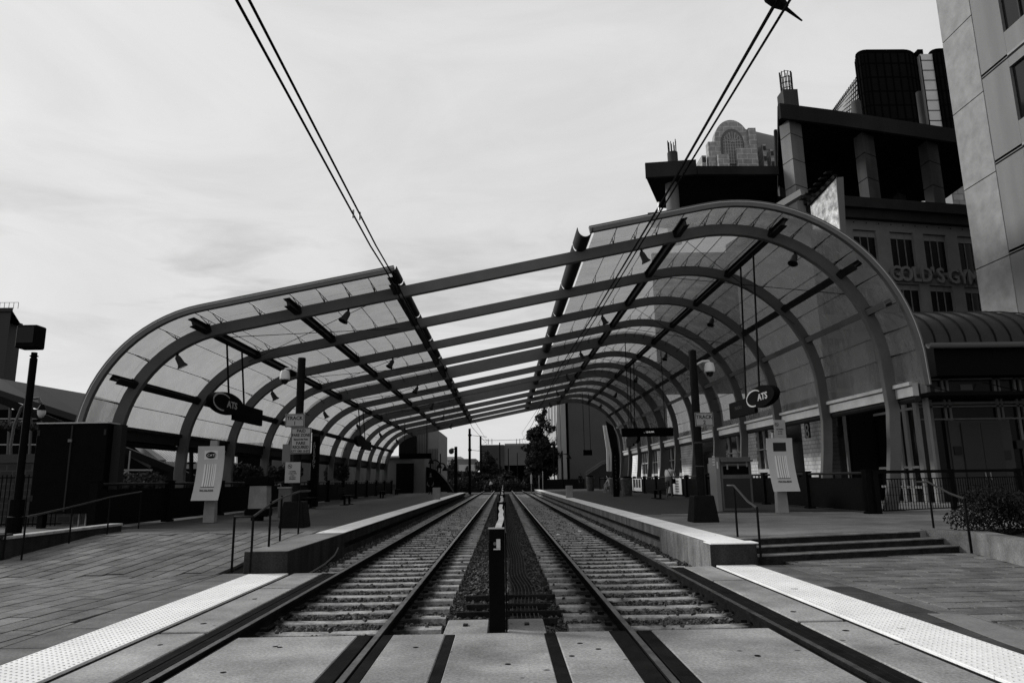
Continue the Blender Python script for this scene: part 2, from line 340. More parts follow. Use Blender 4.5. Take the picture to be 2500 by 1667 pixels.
# loose stones
def stone_mesh(count, fx, name, smin, smax):
    V = []; F = []
    base = [Vector(v) for v in ((0,0,1),(.9,0,.3),(.28,.85,.3),(-.73,.53,.3),(-.73,-.53,.3),(.28,-.85,.3),(.6,.4,-.5),(-.5,.6,-.5),(-.2,-.75,-.5))]
    fb = [(0,1,2),(0,2,3),(0,3,4),(0,4,5),(0,5,1),(1,6,2),(2,7,3),(3,7,8),(3,8,4),(4,8,5),(5,8,6),(5,6,1),(2,6,7)]
    for _ in range(count):
        x, y, z = fx(); s = random.uniform(smin, smax); q = Matrix.Rotation(random.uniform(0, 6.28), 3, 'Z') @ Matrix.Rotation(random.uniform(0, 6.28), 3, 'X')
        sc = Vector((random.uniform(.7,1.3), random.uniform(.6,1.1), random.uniform(.5,.95)))*s
        o = len(V)
        for p in base:
            r = q @ Vector((p.x*sc.x, p.y*sc.y, p.z*sc.z)); V.append((x+r.x, y+r.y, z+r.z))
        F += [(a+o, b_+o, c+o) for a, b_, c in fb]
    mb = MB(); mb.v = V; mb.f = F; return mb
def spot():
    while True:
        y = 7.44 + (random.random()**2.1)*40; x = random.uniform(-3.7, 3.7)
        if abs(abs(x)-1.25) < .09 or abs(abs(x)-2.75) < .09: continue
        f = ((y-7.62+.32) % .64)-.32
        on = abs(f) < .135 and .7 < abs(x) < 3.3
        if on:
            if random.random() > .035: continue
            return x, y, -.105
        return x, y, -.168 - (.03 if abs(x) < .7 else 0)+random.uniform(-.012, .012)
tag(stone_mesh(27000, spot, 's', .015, .045).build('ballast_stones', STONE), 'loose dark ballast stones filling the track bed', None, None, 'stuff')
# ================================================================== TRACKS
SP = .64
sm = MB()       # one sleeper, centred, tapered middle
prof = [(-1.3,0),(-1.28,.0),(-.9,.0),(-.62,-.03),(0,-.035),(.62,-.03),(.9,0),(1.28,0),(1.3,0)]
hw = .115
vs = []
for x, dz in prof:
    vs += [(x,-hw,-.14),(x,-hw+.02,dz-.008),(x,-hw+.05,dz),(x,hw-.05,dz),(x,hw-.02,dz-.008),(x,hw,-.14)]
fs = [tuple(range(6)), tuple(reversed(range(len(vs)-6, len(vs))))]
for i in range(len(prof)-1):
    for k in range(5): a = i*6+k; fs.append((a, a+1, a+7, a+6))
sm.add(vs, fs)
def rail_profile():
    return [(-.065,-.155),(.065,-.155),(.065,-.145),(.012,-.128),(.01,-.045),(.035,-.036),(.036,-.006),(.028,0),(-.028,0),(-.036,-.006),(-.035,-.036),(-.01,-.045),(-.012,-.128),(-.065,-.145)]
tracks = []
for sx, lab in ((-1, 'left railway track with concrete sleepers along the Track 1 platform'), (1, 'right railway track with concrete sleepers along the Track 2 platform')):
    t = thing('railway_track', lab, 'railway track', (sx*2., 7.4, 0), 'railway tracks through the station'); tracks.append(t)
    for rx in (-.75, .75):
        X = sx*2.+rx
        r = MB().prism([(X+u, v) for u, v in rail_profile()], -8, 105); ro = r.build('rail', RUST, t)
        MB().box(X-.0285, X+.0285, -8, 105, 0, .002).build('rail_head', STEELR, ro)
    first = None
    y = 7.62; k = 0
    while y < 84:
        c = (sx*2., y+random.uniform(-.02,.02), -.112)
        if first is None:
            q = MB(); q.v = [tuple(Vector(p)+Vector(c)) for p in sm.v]; q.f = list(sm.f)
            q.v = [tuple(Vector(p)) for p in q.v]
            # mesh data relative to its own centre so that it can be shared
            me_o = MB(); me_o.v = sm.v[:]; me_o.f = sm.f[:]
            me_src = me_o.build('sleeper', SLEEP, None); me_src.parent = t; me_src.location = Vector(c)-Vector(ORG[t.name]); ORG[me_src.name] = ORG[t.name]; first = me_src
        else:
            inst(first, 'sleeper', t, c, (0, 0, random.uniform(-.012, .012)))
        y += SP; k += 1
    # clips
    cl = MB(); y = 7.62
    while y < 40:
        for rx in (-.75, .75):
            for s2 in (-1, 1): cl.box(sx*2+rx+s2*.1-.035, sx*2+rx+s2*.1+.035, y-.04, y+.04, -.113, -.08)
        y += SP
    tag(cl.build('rail_clips', RUST, t), kind='stuff')
# ================================================================== LEVEL CROSSING
cr_ = sgroup('crossing_surface', (0, 1, 0))
MB().box(-3.63, 3.63, -8, 7.36, -.30, -.16).build('crossing_base', BLKF, cr_)
def panel(x0, x1, ya, yb, m=CONC, z=0): MB().box(x0, x1, ya, yb, -.16, z).build('concrete_panel', m, cr_, bevel=.008)
ends = [(-8, -1.7), (-1.69, 4.49), (4.50, 7.38)]
for ya, yb in ((-8, .9), (.915, 7.38)):
    panel(-.485, .386, ya, yb)
    for s in (-1, 1):
        a, b_ = (s*.50 if s > 0 else -.585), (1.03 if s > 0 else -1.10)
        panel(min(a, b_), max(a, b_), ya, yb)
        a, b_ = s*1.45, s*2.62
        panel(min(a, b_), max(a, b_), ya, yb)
for x0, x1 in ((-.582, -.488), (.389, .497)): MB().box(x0, x1, -8, 7.37, -.16, -.006).build('rubber_strip', RUB, cr_, bevel=.004)
for s in (-1, 1):
    for x0, x1 in ((1.305, 1.447), (2.623, 2.64), (2.80, 3.03), (1.03 if s > 0 else 1.103, 1.20)):
        a, b_ = sorted((s*x0, s*x1))
        if x0 == 2.80:
            for q in range(4):
                c0 = 2.80+q*.058; aa, bb = sorted((s*c0, s*(c0+.052))); MB().box(aa, bb, -8, 12.35, -.16, -.004-.004*(q % 2)).build('rubber_strip', RUB, cr_, bevel=.003)
        else: MB().box(a, b_, -8, 7.39, -.16, -.003).build('rubber_strip', RUB, cr_, bevel=.004)
    for ya, yb in ((-8, -1.66), (-1.6, 1.44), (1.5, 4.55), (4.61, 7.62), (7.70, 10.66), (10.72, 12.38)):
        a, b_ = sorted((s*3.035, s*3.52)); panel(a, b_, ya, yb)
    a, b_ = sorted((s*3.03, s*3.62)); MB().box(a, b_, -8, 12.39, -.16, -.02).build('joint_filler', RUB, cr_)
# ================================================================== TACTILE STRIPS
DOME = MB()
def dome(mb, x, y, z, r=.0125, h=.005):
    o = len(mb.v)
    for k in range(6): t = PI/3*k; mb.v.append((x+r*math.cos(t), y+r*math.sin(t), z))
    for k in range(6): t = PI/3*k; mb.v.append((x+r*.55*math.cos(t), y+r*.55*math.sin(t), z+h))
    for k in range(6): k2 = (k+1) % 6; mb.f.append((o+k, o+k2, o+6+k2, o+6+k))
    mb.f.append(tuple(o+6+k for k in range(6)))
DOMEM = mat('tactile_dome_worn', .60, .8, .2, 5)
for s, ya, yb, z, lab, nm in ((-1, -3, 12.36, .004, 'a', 'tactile_paving'), (1, -3, 12.45, .004, 'b', 'tactile_paving')):
    g_ = sgroup(nm, (s*3.95, 5, 0)); x0, x1 = sorted((s*3.61, s*4.27))
    y = ya
    while y < yb-.05:
        y2 = min(y+1.22, yb); MB().box(x0, x1, y, y2-.004, -.1, z).build('tactile_tile', WHT, g_, bevel=.003); y = y2
    d = MB(); j = 0; y = 4.6
    while y < 12.3:
        for i in range(10): dome(d, x0+.035+i*.0655, y+(.033 if i % 2 else 0), z)
        y += .066
    tag(d.build('tactile_domes', DOMEM, g_), kind='stuff')
# ================================================================== PAVED PLAZAS
def rampz(x, y):
    return max(0, min(1, (y-12.3)/4.9))*.36 if x < -4.28 else 0
def visible(p, mrg=80):
    q = proj(p); return q and -mrg < q[0] < 2500+mrg and -mrg < q[1] < 1667+mrg
lp = sgroup('plaza_pavement', (-8, 9, 0))
base = MB(); ys = [-8, 12.3, 17.2, 18.6]
for i in range(3):
    ya, yb = ys[i], ys[i+1]; za, zb = rampz(-5, ya)-.045, rampz(-5, yb)-.045
    x0 = -30 if i == 0 else -9.9
    base.add([(x0,ya,za),(-4.29,ya,za),(-4.29,yb,zb),(x0,yb,zb)], [(0,1,2,3)])
base.build('sand_bed', JOINT, lp)
ang = math.radians(-5.0); PWx, PWy = .325, .64; ca, sa = math.cos(ang), math.sin(ang); cells = []
for i in range(-90, 40):
    for j in range(-30, 50):
        u = i*PWx; v = j*PWy + (i % 2)*PWy*.5 + (i % 3)*.11
        x = -6+ca*u-sa*v; y = 8+sa*u+ca*v
        if x > -4.3 or y > 18.7 or y < 1: continue
        if visible((x, y, rampz(-5, y)), 90): cells.append((x, y))
def lslope(x, y): return math.atan(.36/4.9) if 12.3 < y < 17.2 else 0
lay(lp, [c for c in cells if c[1] < 14.0], [(1,0,-4.755), (0,1,18.58)], lambda x, y: rampz(-5, y), lslope, (PAVE, PAVE, PAVE2, PAVE3), ang, PWx-.026, PWy-.026)
lp2 = sgroup('ramp_pavement', (-7, 16, 0))
lay(lp2, [c for c in cells if c[1] >= 14.0], [(1,0,-4.305), (-1,0,9.56), (0,1,18.58)], lambda x, y: rampz(-5, y), lslope, (PAVE, PAVE, PAVE2, PAVE3), ang, PWx-.026, PWy-.026)
# border course beside the strip
for y in [k*.9-.1 for k in range(2, 14)]:
    MB().box(-4.74, -4.285, y, y+.88, -.06, -.001).build('border_paver', PAVE2 if int(y*3) % 2 else PAVE, lp, bevel=.004)
rp = sgroup('plaza_pavement', (8, 9, 0))
MB().box(4.28, 30, -8, 15.2, -.2, -.045).build('sand_bed', JOINT, rp)
ang = math.radians(2.2); ca, sa = math.cos(ang), math.sin(ang); cells = []
for j in range(-12, 40):
    for i in range(-40, 50):
        u = i*.66+(j % 2)*.33; v = j*.36
        x = 8+ca*u-sa*v; y = 6+sa*u+ca*v
        if x > 4.4 and 3.5 < y < 15 and visible((x, y, 0), 120): cells.append((x, y))
s0 = PZ(1832,1375,0); s1 = PZ(2363,1346,0); w1 = PZ(2560,1398,0)
def hp(p, q, k=1):     # stay on the near side of the line p-q
    n = Vector((-(q-p).y, (q-p).x)).normalized(); n = n if n[k] > 0 else -n; return (n.x, n.y, n.x*p.x+n.y*p.y+.02)
lay(rp, cells, [(-1,0,-4.945), hp(s0, s1), hp(PZ(2375,1350,0), w1, 0)], lambda x, y: 0, lambda x, y: 0, (PAVE, PAVE, PAVE2, PAVE3), ang, .630, .328)
for k, y in enumerate([k*.62 for k in range(4, 21)]):
    if y+.6 > 12.6: break
    MB().box(4.285, 4.70, y, y+.606, -.06, -.0005).build('border_paver', PAVEB if k < 12 else PAVE2, rp, bevel=.004)
    MB().box(4.712, 4.93, y, y+.606, -.06, -.001).build('border_paver', PAVE, rp, bevel=.004)
pp = [PZ(x, y, .006) for x, y in ((2265,1497),(2350,1498),(2520,1552),(2520,1592),(2440,1564))]
MB().slab([p-Vector((0,0,.004)) for p in pp], .006).build('repair_patch', mat('patch_concrete', .17, .9, .15, 3, .2), rp)
# ================================================================== PLATFORMS
PZT = .36; LEND = 70; REND = 84
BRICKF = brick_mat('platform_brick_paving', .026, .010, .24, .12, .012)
BRICKL = mat('platform_smooth_concrete', .115, .9, .3, 1.0, .25, 30)
def platform(s, yend, y0blk, ystrip):
    p = sgroup('platform', (s*7.5, 40, 0))
    xe = s*3.66; xo = s*11.0; y_deck = 17.2 if s < 0 else 13.3
    def bx(a, b_, *r): a, b_ = sorted((a, b_)); return MB().box(a, b_, *r)
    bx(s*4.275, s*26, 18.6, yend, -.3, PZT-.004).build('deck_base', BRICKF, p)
    # near smooth area
    if s < 0:
        bx(s*4.275, s*9.9, 17.2, 19.3, PZT-.05, PZT).build('deck_slab', BRICKL, p)
        bx(s*9.9, s*26, 14.9, 18.6, -.3, PZT-.05).build('deck_base', mat('soil_dark', .02, 1, .4, 4), p)
    # edge beam: upper lip, recessed groove, lower wall
    bx(s*3.66, s*4.275, 16.6, yend, .12, PZT-.012).build('edge_beam', CONCW if s > 0 else CONCD, p)  # left side takes the shade-darkened concrete, sunward right side the lighter one
    bx(s*3.80, s*4.275, 16.6, yend, -.02, .12).build('edge_recess', CONCD, p)  # shade in the groove put into its colour
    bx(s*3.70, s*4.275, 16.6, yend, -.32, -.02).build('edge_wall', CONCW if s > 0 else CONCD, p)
    y = ystrip; k = 0
    while y < yend-.1:
        y2 = min(y+1.5, yend); bx(s*3.635, s*4.275, y, y2-.006, PZT-.012, PZT+.003).build('tactile_tile', WHT, p, bevel=.003); y = y2; k += 1
    d = MB(); x0 = min(s*3.635, s*4.275); y = ystrip+.05
    while y < ystrip+9:
        for i in range(9): dome(d, x0+.045+i*.068, y+(.034 if i % 2 else 0), PZT+.003)
        y += .068
    tag(d.build('tactile_domes', WHT, p), kind='stuff')
    return p
pl = platform(-1, LEND, 12.4, 16.62)
prr = platform(1, REND, 12.5, 12.52)
# left end block with chamfered corner
blk = [(-4.40,12.38),(-3.72,12.36),(-3.60,12.9),(-3.60,16.6),(-4.27,16.6)]
MB().prism([(-4.38,12.40),(-3.64,12.40),(-3.60,16.598),(-4.27,16.598)], -.3, .352, 'xy').build('end_block', CONCD, pl, bevel=.01)  # shade on the block's sides put into the colour; top stays paler
MB().prism([(-4.375,12.405),(-3.645,12.405),(-3.61,16.59),(-4.265,16.59)], .3525, .36, 'xy').build('block_top', CONC2, pl)
cnd = MB().ring([(-3.57,15.8,.1),(-3.57,15.5,-.02),(-3.55,14.6,-.1),(-3.5,12.6,-.14)], .018, 6); cnd.build('cable_conduit', mat('conduit', .1, .6), pl)
# right end block: board-marked concrete pieces
for px_, py_ in ((391,1573),(497,1521),(622,1461),(1937,1492),(2065,1538),(1849,1599),(672,1577),(683,1579),(1015,1579),(1416,1569),(1461,1583),(1396,1600),(1850,1600),(1240,1620),(368,1652),(545,1640)):
    c = PZ(px_, py_, .0015)
    MB().ring([(c.x,c.y,-.002),(c.x,c.y,.0015)], [.026 if py_ > 1560 else .034]*2, 9).build('lifting_pocket', BLKF, cr_)
yy = [12.48, 13.25, 14.15, 15.0, 15.9, 16.6]
for i in range(5):
    MB().box(3.56+.004*(i % 2), 4.27, yy[i], yy[i+1]-.008, -.3, .346).build('end_block', CONCW, prr, bevel=.006)
MB().box(3.54, 4.33, 12.47, 12.52, -.3, .342).build('end_face', CONCD, prr)  # thin dark sheet colours in the shade on the front end
MB().box(3.54, 4.38, 12.455, 12.9, .345, .362).build('tactile_tile', WHT, prr)
# right upper landing and steps
def lerp(a, b_, t): return a+(b_-a)*t
st = thing('concrete_steps', 'three wide concrete steps up to the right platform', 'steps', (6.5, 13.2, 0))
fl = [PZ(1832,1375,0), PZ(2363,1346,0)]
n_ = Vector((-(fl[1]-fl[0]).y, (fl[1]-fl[0]).x, 0)).normalized()
STEPD = mat('step_riser_dark', .018, .9, .5, 6, .3)
NOSE = mat('step_tread', .15, .9, .3, 4, .2)
for k in range(3):
    z1 = .12*(k+1); a = fl[0]+n_*.30*k; b_ = fl[1]+n_*.30*k - (fl[1]-fl[0]).normalized()*.24*k
    a = a-(fl[1]-fl[0]).normalized()*.05; e = n_*(.9-.3*k+.25)
    pts = [a, b_, b_+e, a+e]
    MB().slab([Vector((p.x,p.y,.12*k-(.2 if k == 0 else 0))) for p in pts], z1-.02-(.12*k-(.2 if k == 0 else 0))).build('riser', STEPD, st)
    a2 = a-n_*.012; b2 = b_-n_*.012
    MB().slab([Vector((p.x,p.y,z1-.0195)) for p in (a2, b2, b2+e, a2+e)], .0195).build('tread', NOSE, st)
land = [fl[0]+n_*.85, fl[1]+n_*.85-(fl[1]-fl[0]).normalized()*.5]
LM = mat('landing_concrete', .165, .9, .28, 1.0, .25, 30)
MB().prism([(4.28, 12.9), (land[0].x, 13.2), (land[0].x, land[0].y), (land[1].x, land[1].y), (land[1].x+.15, land[1].y-.1), (26, 15.2), (26, 22.4), (4.28, 22.4)], .10, .36, 'xy').build('deck_slab', LM, prr)
MB().box(11.2, 26, 22.4, 31, .1, .358).build('deck_slab', LM, prr)
tl = [PY(1500,1252,24), PY(1695,1246,23.6)]
MB().box(4.9, 9.6, 22.36, 22.44, .3605, .3635).build('expansion_joint', PAINTL, prr)
# planter wall at the right
pw = thing('planter_wall', 'low stained concrete planter wall right of the steps', 'planter', (10, 13, 0))
A = PZ(2375,1350,0); B = PZ(2560,1398,0); d_ = (B-A).normalized(); nn = Vector((-d_.y, d_.x, 0)); nn = nn if nn.y+nn.x*.3 > 0 else -nn
MB().slab([A, B, B+nn*.3, A+nn*.3], .40).build('wall', mat('planter_concrete', .14, .9, .35, 2.5, .3, 30), pw)
A2 = land[1]+Vector((.05,0,0)); A2.z = 0
MB().slab([A+Vector((-.02,.01,0)), A+nn*.3, A2+Vector((.5,.35,0)), A2+Vector((.2,.02,0))], .385).build('wing_wall', mat('planter_concrete', .14), pw)
MB().slab([A+nn*.31+Vector((.3,0,.1)), B+nn*.31+Vector((0,0,.1)), B+nn*3+Vector((0,0,.1)), A+nn*1.5+Vector((1.6,0,.1))], .22).build('soil', mat('soil_dark', .02), pw)
# ramp wall on the left
rw = thing('ramp_wall', 'low concrete wall with pale coping along the left ramp', 'wall', (-9.6, 15, 0))
q0 = PZ(67,1383,0); q1 = Vector((-9.9, 17.6, 0))
q0 = Vector((-9.55, 14.15, 0)); q1 = Vector((-9.6, 18.4, 0))
MB().slab([q0, q1, q1+Vector((-.25,0,0)), q0+Vector((-.25,0,0))], .50).build('wall', CONCD, rw)
MB().slab([q0+Vector((.03,-.05,.501)), q1+Vector((.03,0,.501)), q1+Vector((-.28,0,.501)), q0+Vector((-.28,-.05,.501))], .06).build('coping', mat('coping_pale', .34, .85, .3, 4), rw, bevel=.01)
MB().box(-10.05, -9.62, 13.95, 14.35, -.1, .52).build('pier', CONCD, rw, bevel=.01)
MB().box(-10.08, -9.59, 13.92, 14.38, .521, .60).build('pier_cap', CONCD, rw, bevel=.01)
MB().box(-30, -10.08, 14.0, 14.25, -.1, .42).build('wall', CONCD, rw)
MB().box(-30, -10.08, 13.97, 14.28, .421, .47).build('coping', mat('coping_pale', .34), rw)
# ================================================================== CANOPY
K = .949; Y1 = 22.3; DY = 4.7; NF = 12
def kk(x, z): return (x*K, (z-1.475)*K+1.475)
def path(off=0.):
    """outline of the arch from the left foot to the right foot, offset outwards; list of (x, z, arclen)"""
    pts = []
    def ad(x, z, nx_, nz_): pts.append((x+nx_*off, z+nz_*off))
    for z, x in ((.3,-12.66),(1.0,-12.70),(1.9,-12.76)): ad(x, z, -1, 0)
    n = 16; c = (-12.72+4, 2.72); a0 = PI; a1 = PI/2+math.atan(.197)
    for i in range(n+1):
        a = a0+(a1-a0)*i/n; ad(c[0]+4*math.cos(a), c[1]+4*math.sin(a), math.cos(a), math.sin(a))
    c2 = (7.86, 4.8); R2 = 5.2; t0 = PI/2+math.atan(.197)
    p0 = Vector((c[0]+4*math.cos(a1), c[1]+4*math.sin(a1))); p1 = Vector((c2[0]+R2*math.cos(t0), c2[1]+R2*math.sin(t0)))
    for i in range(1, 12):
        p = p0.lerp(p1, i/12); ad(p.x, p.y, math.cos(t0), math.sin(t0))
    for i in range(21):
        a = t0+(0-t0)*i/20; ad(c2[0]+R2*math.cos(a), c2[1]+R2*math.sin(a), math.cos(a), math.sin(a))
    for z, x in ((3.6,13.12),(2.4,13.02),(1.2,12.86),(.3,12.66)): ad(x, z, 1, 0)
    return [kk(*p) for p in pts]
def section(P, x=None, side=0):
    """point and normal on the path where it reaches x (side 0) or height z on the left (-1) / right (1) leg"""
    for i in range(len(P)-1):
        a, b_ = P[i], P[i+1]
        if side == 0 and a[0] <= x <= b_[0] and a[0] != b_[0]: t = (x-a[0])/(b_[0]-a[0])
        elif side == -1 and a[1] <= x <= b_[1] and a[0] < 0: t = (x-a[1])/(b_[1]-a[1])
        elif side == 1 and b_[1] <= x <= a[1] and a[0] > 0 and i > 40: t = (x-a[1])/(b_[1]-a[1])
        else: continue
        d = Vector((b_[0]-a[0], b_[1]-a[1])).normalized()
        return Vector((a[0]+(b_[0]-a[0])*t, a[1]+(b_[1]-a[1])*t)), Vector((-d.y, d.x)), i+t
CAN = thing('station_canopy', 'long arched light rail canopy of painted steel arches and frosted glass spanning both tracks', 'station canopy', (0, 45, 0))
PC = path()
def ribbon(P, y0, y1, din, dout, lo=0, hi=None):
    """bar following the path; din/dout = half depths inwards/outwards"""
    mb = MB(); hi = hi or len(P); Q = P[lo:hi]; n = len(Q)
    for i, p in enumerate(Q):
        a = Vector(Q[max(i-1, 0)]); b_ = Vector(Q[min(i+1, n-1)]); d = (b_-a).normalized(); nr = Vector((-d.y, d.x)); p = Vector(p)
        o1 = p+nr*dout; i1 = p-nr*din
        mb.v += [(i1.x, y0, i1.y), (o1.x, y0, o1.y), (o1.x, y1, o1.y), (i1.x, y1, i1.y)]
    for i in range(n-1):
        for k in range(4): a = i*4+k; b2 = i*4+(k+1) % 4; mb.f.append((a, b2, b2+4, a+4))
    mb.f += [(0,1,2,3), tuple((n-1)*4+k for k in (3,2,1,0))]
    return mb
frames = []; src = {}
for k in range(NF):
    y = Y1+DY*k; deep = k in (4, 7)
    if deep not in src:
        o = ribbon(PC, -.11, .11, .18, .50 if deep else .18).build('arch_frame', PAINT, None, bevel=.012); o.parent = CAN; ORG[o.name] = ORG[CAN.name]
        o.location = Vector((0,y,0))-Vector(ORG[CAN.name]); src[deep] = o
    else: o = inst(src[deep], 'arch_frame', CAN, (0, y, 0))
    frames.append(o)
YA = Y1-1.42; YB = Y1+DY*(NF-1)+1.2
OFF = .36           # glass above frame centre line
PG = path(OFF/K)
pur_left = [-9.9, -6.9]; pur_right = [6.2, 9.5, 11.75]
def idx_x(P, x, side=0): return section(P, x, side)
bays = [(YA, Y1)] + [(Y1+DY*k, Y1+DY*(k+1)) for k in range(NF-1)] + [(Y1+DY*(NF-1), YB)]
# purlins: I sections on the frames, in pieces between frames
def ibeam(mb, c, nr, y0, y1, d=.26, wd=.20, tf=.022):
    t = Vector((nr.y, -nr.x))
    for dd, w2, hh in ((d/2-tf/2, wd, tf), (-d/2+tf/2, wd, tf), (0, .03, d-2*tf)):
        cc = c+nr*dd
        P_ = [cc+t*(sx*w2/2)+nr*(sz*hh/2) for sx, sz in ((-1,-1),(1,-1),(1,1),(-1,1))]
        mb.add([(p.x, yy_, p.y) for yy_ in (y0, y1) for p in P_], [(0,1,2,3),(7,6,5,4),(0,4,5,1),(1,5,6,2),(2,6,7,3),(3,7,4,0)])
purl = [(x*K, 0) for x in pur_left+pur_right] + [(-3.55*K, 0), ((6.95-1.475)*K+1.475, 1), ((4.75-1.475)*K+1.475, -1)]
for xx, side in purl:
    c, nr, _ = section(PC, xx, side)
    for bi, (y0, y1) in enumerate(bays):
        if side == 0 and abs(xx+3.55*K) < .01: y1_ = y1; y0_ = y0
        a0 = y0+(.12 if bi else .18); a1 = y1-(.12 if bi < len(bays)-1 else .1)
        mb = MB(); ibeam(mb, c+nr*.06, nr, a0, a1)
        mb.build('purlin', PAINTD if not side == 1 else PAINT, CAN)
# eave beams on both legs
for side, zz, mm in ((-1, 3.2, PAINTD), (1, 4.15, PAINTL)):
    z = (zz-1.475)*K+1.475; c, nr, _ = section(PC, z, side); X = c.x + side*.20
    for bi, (y0, y1) in enumerate(bays):
        a0 = y0+(.12 if bi else .35); a1 = y1-.12
        mb = MB().box(X-.09, X+.09, a0, a1, z-.20, z+.20); mb.box(X-side*.13-.05, X-side*.13+.05, a0, a1, z+.12, z+.23)
        mb.build('eave_beam', mm, CAN)
        MB().ring([(X+side*.05, a0, z-.29), (X+side*.05, a1, z-.29)], .10, 8).build('gutter_pipe', BLK if side < 0 else PAINTD, CAN, smooth=True)
# half round gutters along the opening
def gutter(x, mm, r, side):
    c, nr, _ = section(PC, x)
    for bi, (y0, y1) in enumerate(bays):
        mb = MB(); n = 10; cc = c+nr*.30
        for yy_ in (y0-(.12 if bi == 0 else -.1), y1-.1):
            for i in range(n+1):
                a = PI+PI*i/n; mb.v.append((cc.x+r*math.cos(a), yy_, cc.y+r*1.25*math.sin(a)+.12))
            for i in range(n+1):
                a = 2*PI-PI*i/n; mb.v.append((cc.x+(r-.02)*math.cos(a), yy_, cc.y+(r-.02)*1.25*math.sin(a)+.12))
        q = 2*(n+1)
        for i in range(q): j = (i+1) % q; mb.f.append((i, j, j+q, i+q))
        for i in range(n):
            mb.f.append((i, i+1, q-2-i, q-1-i)); mb.f.append((q+i, q+q-1-i, q+q-2-i, q+i+1))
        mb.build('gutter', mm, CAN, smooth=True)
gutter(2.85*K, PAINTD, .25, 1)
gutter(-3.42*K, PAINTD, .13, -1)
# glass panels
GP = path((OFF+.0)/K)
def station_list(pts_x, sub):
    out = []
    for (a, b_), n in zip(zip(pts_x, pts_x[1:]), sub):
        out += [a+(b_-a)*i/n for i in range(n)]
    return out+[pts_x[-1]]
def param(x, side=0):
    s_ = section(GP, x, side); return s_[2]
zl = (3.35-1.475)*K+1.475; zr = (4.3-1.475)*K+1.475; zp = (7.0-1.475)*K+1.475
TL = station_list([param(zl, -1), param(-11.95*K), param(-9.9*K), param(-6.9*K), param(-3.5*K)], [3, 2, 3, 4])
TR = station_list([param(3.15*K), param(6.2*K), param(9.5*K), param(11.75*K), param(zp, 1), param(zr, 1)], [4, 5, 3, 2, 3])
def gpt(t):
    i = min(int(t), len(GP)-2); f = t-i; a, b_ = Vector(GP[i]), Vector(GP[i+1]); return a.lerp(b_, f)
cache = {}; cnt = 0
far = MB(); joint = MB(); brk = MB()
def panel_mb(T0, T1, y0, y1):
    n = 3; P_ = [gpt(T0+(T1-T0)*(.012+.976*i/n)) for i in range(n+1)]
    mb = MB()
    for p_i, p in enumerate(P_):
        a = P_[max(p_i-1, 0)]; b_ = P_[min(p_i+1, n)]; d = (b_-a).normalized(); nr = Vector((-d.y, d.x))
        for off_, yy_ in ((0, y0), (.012, y0), (.012, y1), (0, y1)):
            q = p+nr*off_; mb.v.append((q.x, yy_, q.y))
    for i in range(n):
        for k_ in range(4): a = i*4+k_; b2 = i*4+(k_+1) % 4; mb.f.append((a, b2, b2+4, a+4))
    mb.f += [(0,1,2,3), tuple(n*4+k_ for k_ in (3,2,1,0))]
    return mb
for bi, (y0, y1) in enumerate(bays):
    for T in (TL, TR):
        for i in range(len(T)-1):
            if cnt < 296:
                key = (id(T), i)
                if 1 <= bi < len(bays)-1 and key in cache:
                    o = inst(cache[key], 'glass_panel', CAN, Vector(ORG[CAN.name])+Vector(cache[key].location)+Vector((0, DY*(bi-1), 0)))
                else:
                    o = panel_mb(T[i], T[i+1], y0+.006, y1-.006).build('glass_panel', GLASS, CAN, smooth=True)
                    if bi == 1: cache[key] = o
                cnt += 1
            else:
                q = panel_mb(T[i], T[i+1], y0+.006, y1-.006); far.add(q.v, q.f)
            # joint line and bracket
            if i:
                p = gpt(T[i]); p2 = gpt(T[i]+.02); d = (p2-p).normalized(); nr = Vector((-d.y, d.x)); c = p-nr*.012
                joint.beam((c.x, y0, c.y), (c.x, y1, c.y), .022, .012, (nr.x, 0, nr.y))
                if bi < 12 and bi < 9:
                    f = p-nr*(OFF-.17); e = p-nr*.03
                    for dy in (-.62, .0) if bi == 0 else (-.45,):
                        yb = y1
                        brk.beam((f.x, yb-.1, f.y), (e.x, yb+dy-.12, e.y), .022, .03, w2=.012, h2=.012)
                        brk.beam((f.x, yb-.1, f.y), (e.x, yb+.1, e.y), .014, .014)
if far.v: tag(far.build('glass_roof_far', GLASS, CAN), kind='stuff')
tag(joint.build('glazing_joints', mat('joint_silicone', .05, .6), CAN), kind='stuff')
tag(brk.build('spider_brackets', BLK, CAN), kind='stuff')
# edge trims at the near end (two-line channel) and far end
def sub(P, lo, hi):
    return [gpt(lo+(hi-lo)*i/60) for i in range(61)]
for T in (TL, TR):
    P_ = [tuple(q) for q in sub(GP, T[0]-.15, T[-1]+.05)]
    for yy_, nm in ((YA-.02, 'edge_trim'), (YB-.08, 'edge_trim')):
        tr = ribbon(P_, yy_-.06, yy_+.10, .10, .10).build(nm, PAINT, CAN)
        ribbon(P_, yy_-.064, yy_-.059, -.035, .05).build('trim_highlight', mat('trim_bright', .55, .4), tr)
# bracing rods
br = MB()
for k in (0, 2, 4, 6):
    for xs in ((-10.3, -4.2, -1), (6.4, 12.2, 1)):
        a, na, _ = section(PC, xs[0]*K); b_, nb, _ = section(PC, xs[1]*K)
        a = a-na*.05; b_ = b_-nb*.05
        for (p, q) in ((a, b_), (b_, a)):
            br.ring([(p.x, Y1+DY*k+.1, p.y), (q.x, Y1+DY*(k+1)-.1, q.y)], .012, 4)
tag(br.build('bracing_rods', BLK, CAN), kind='stuff')
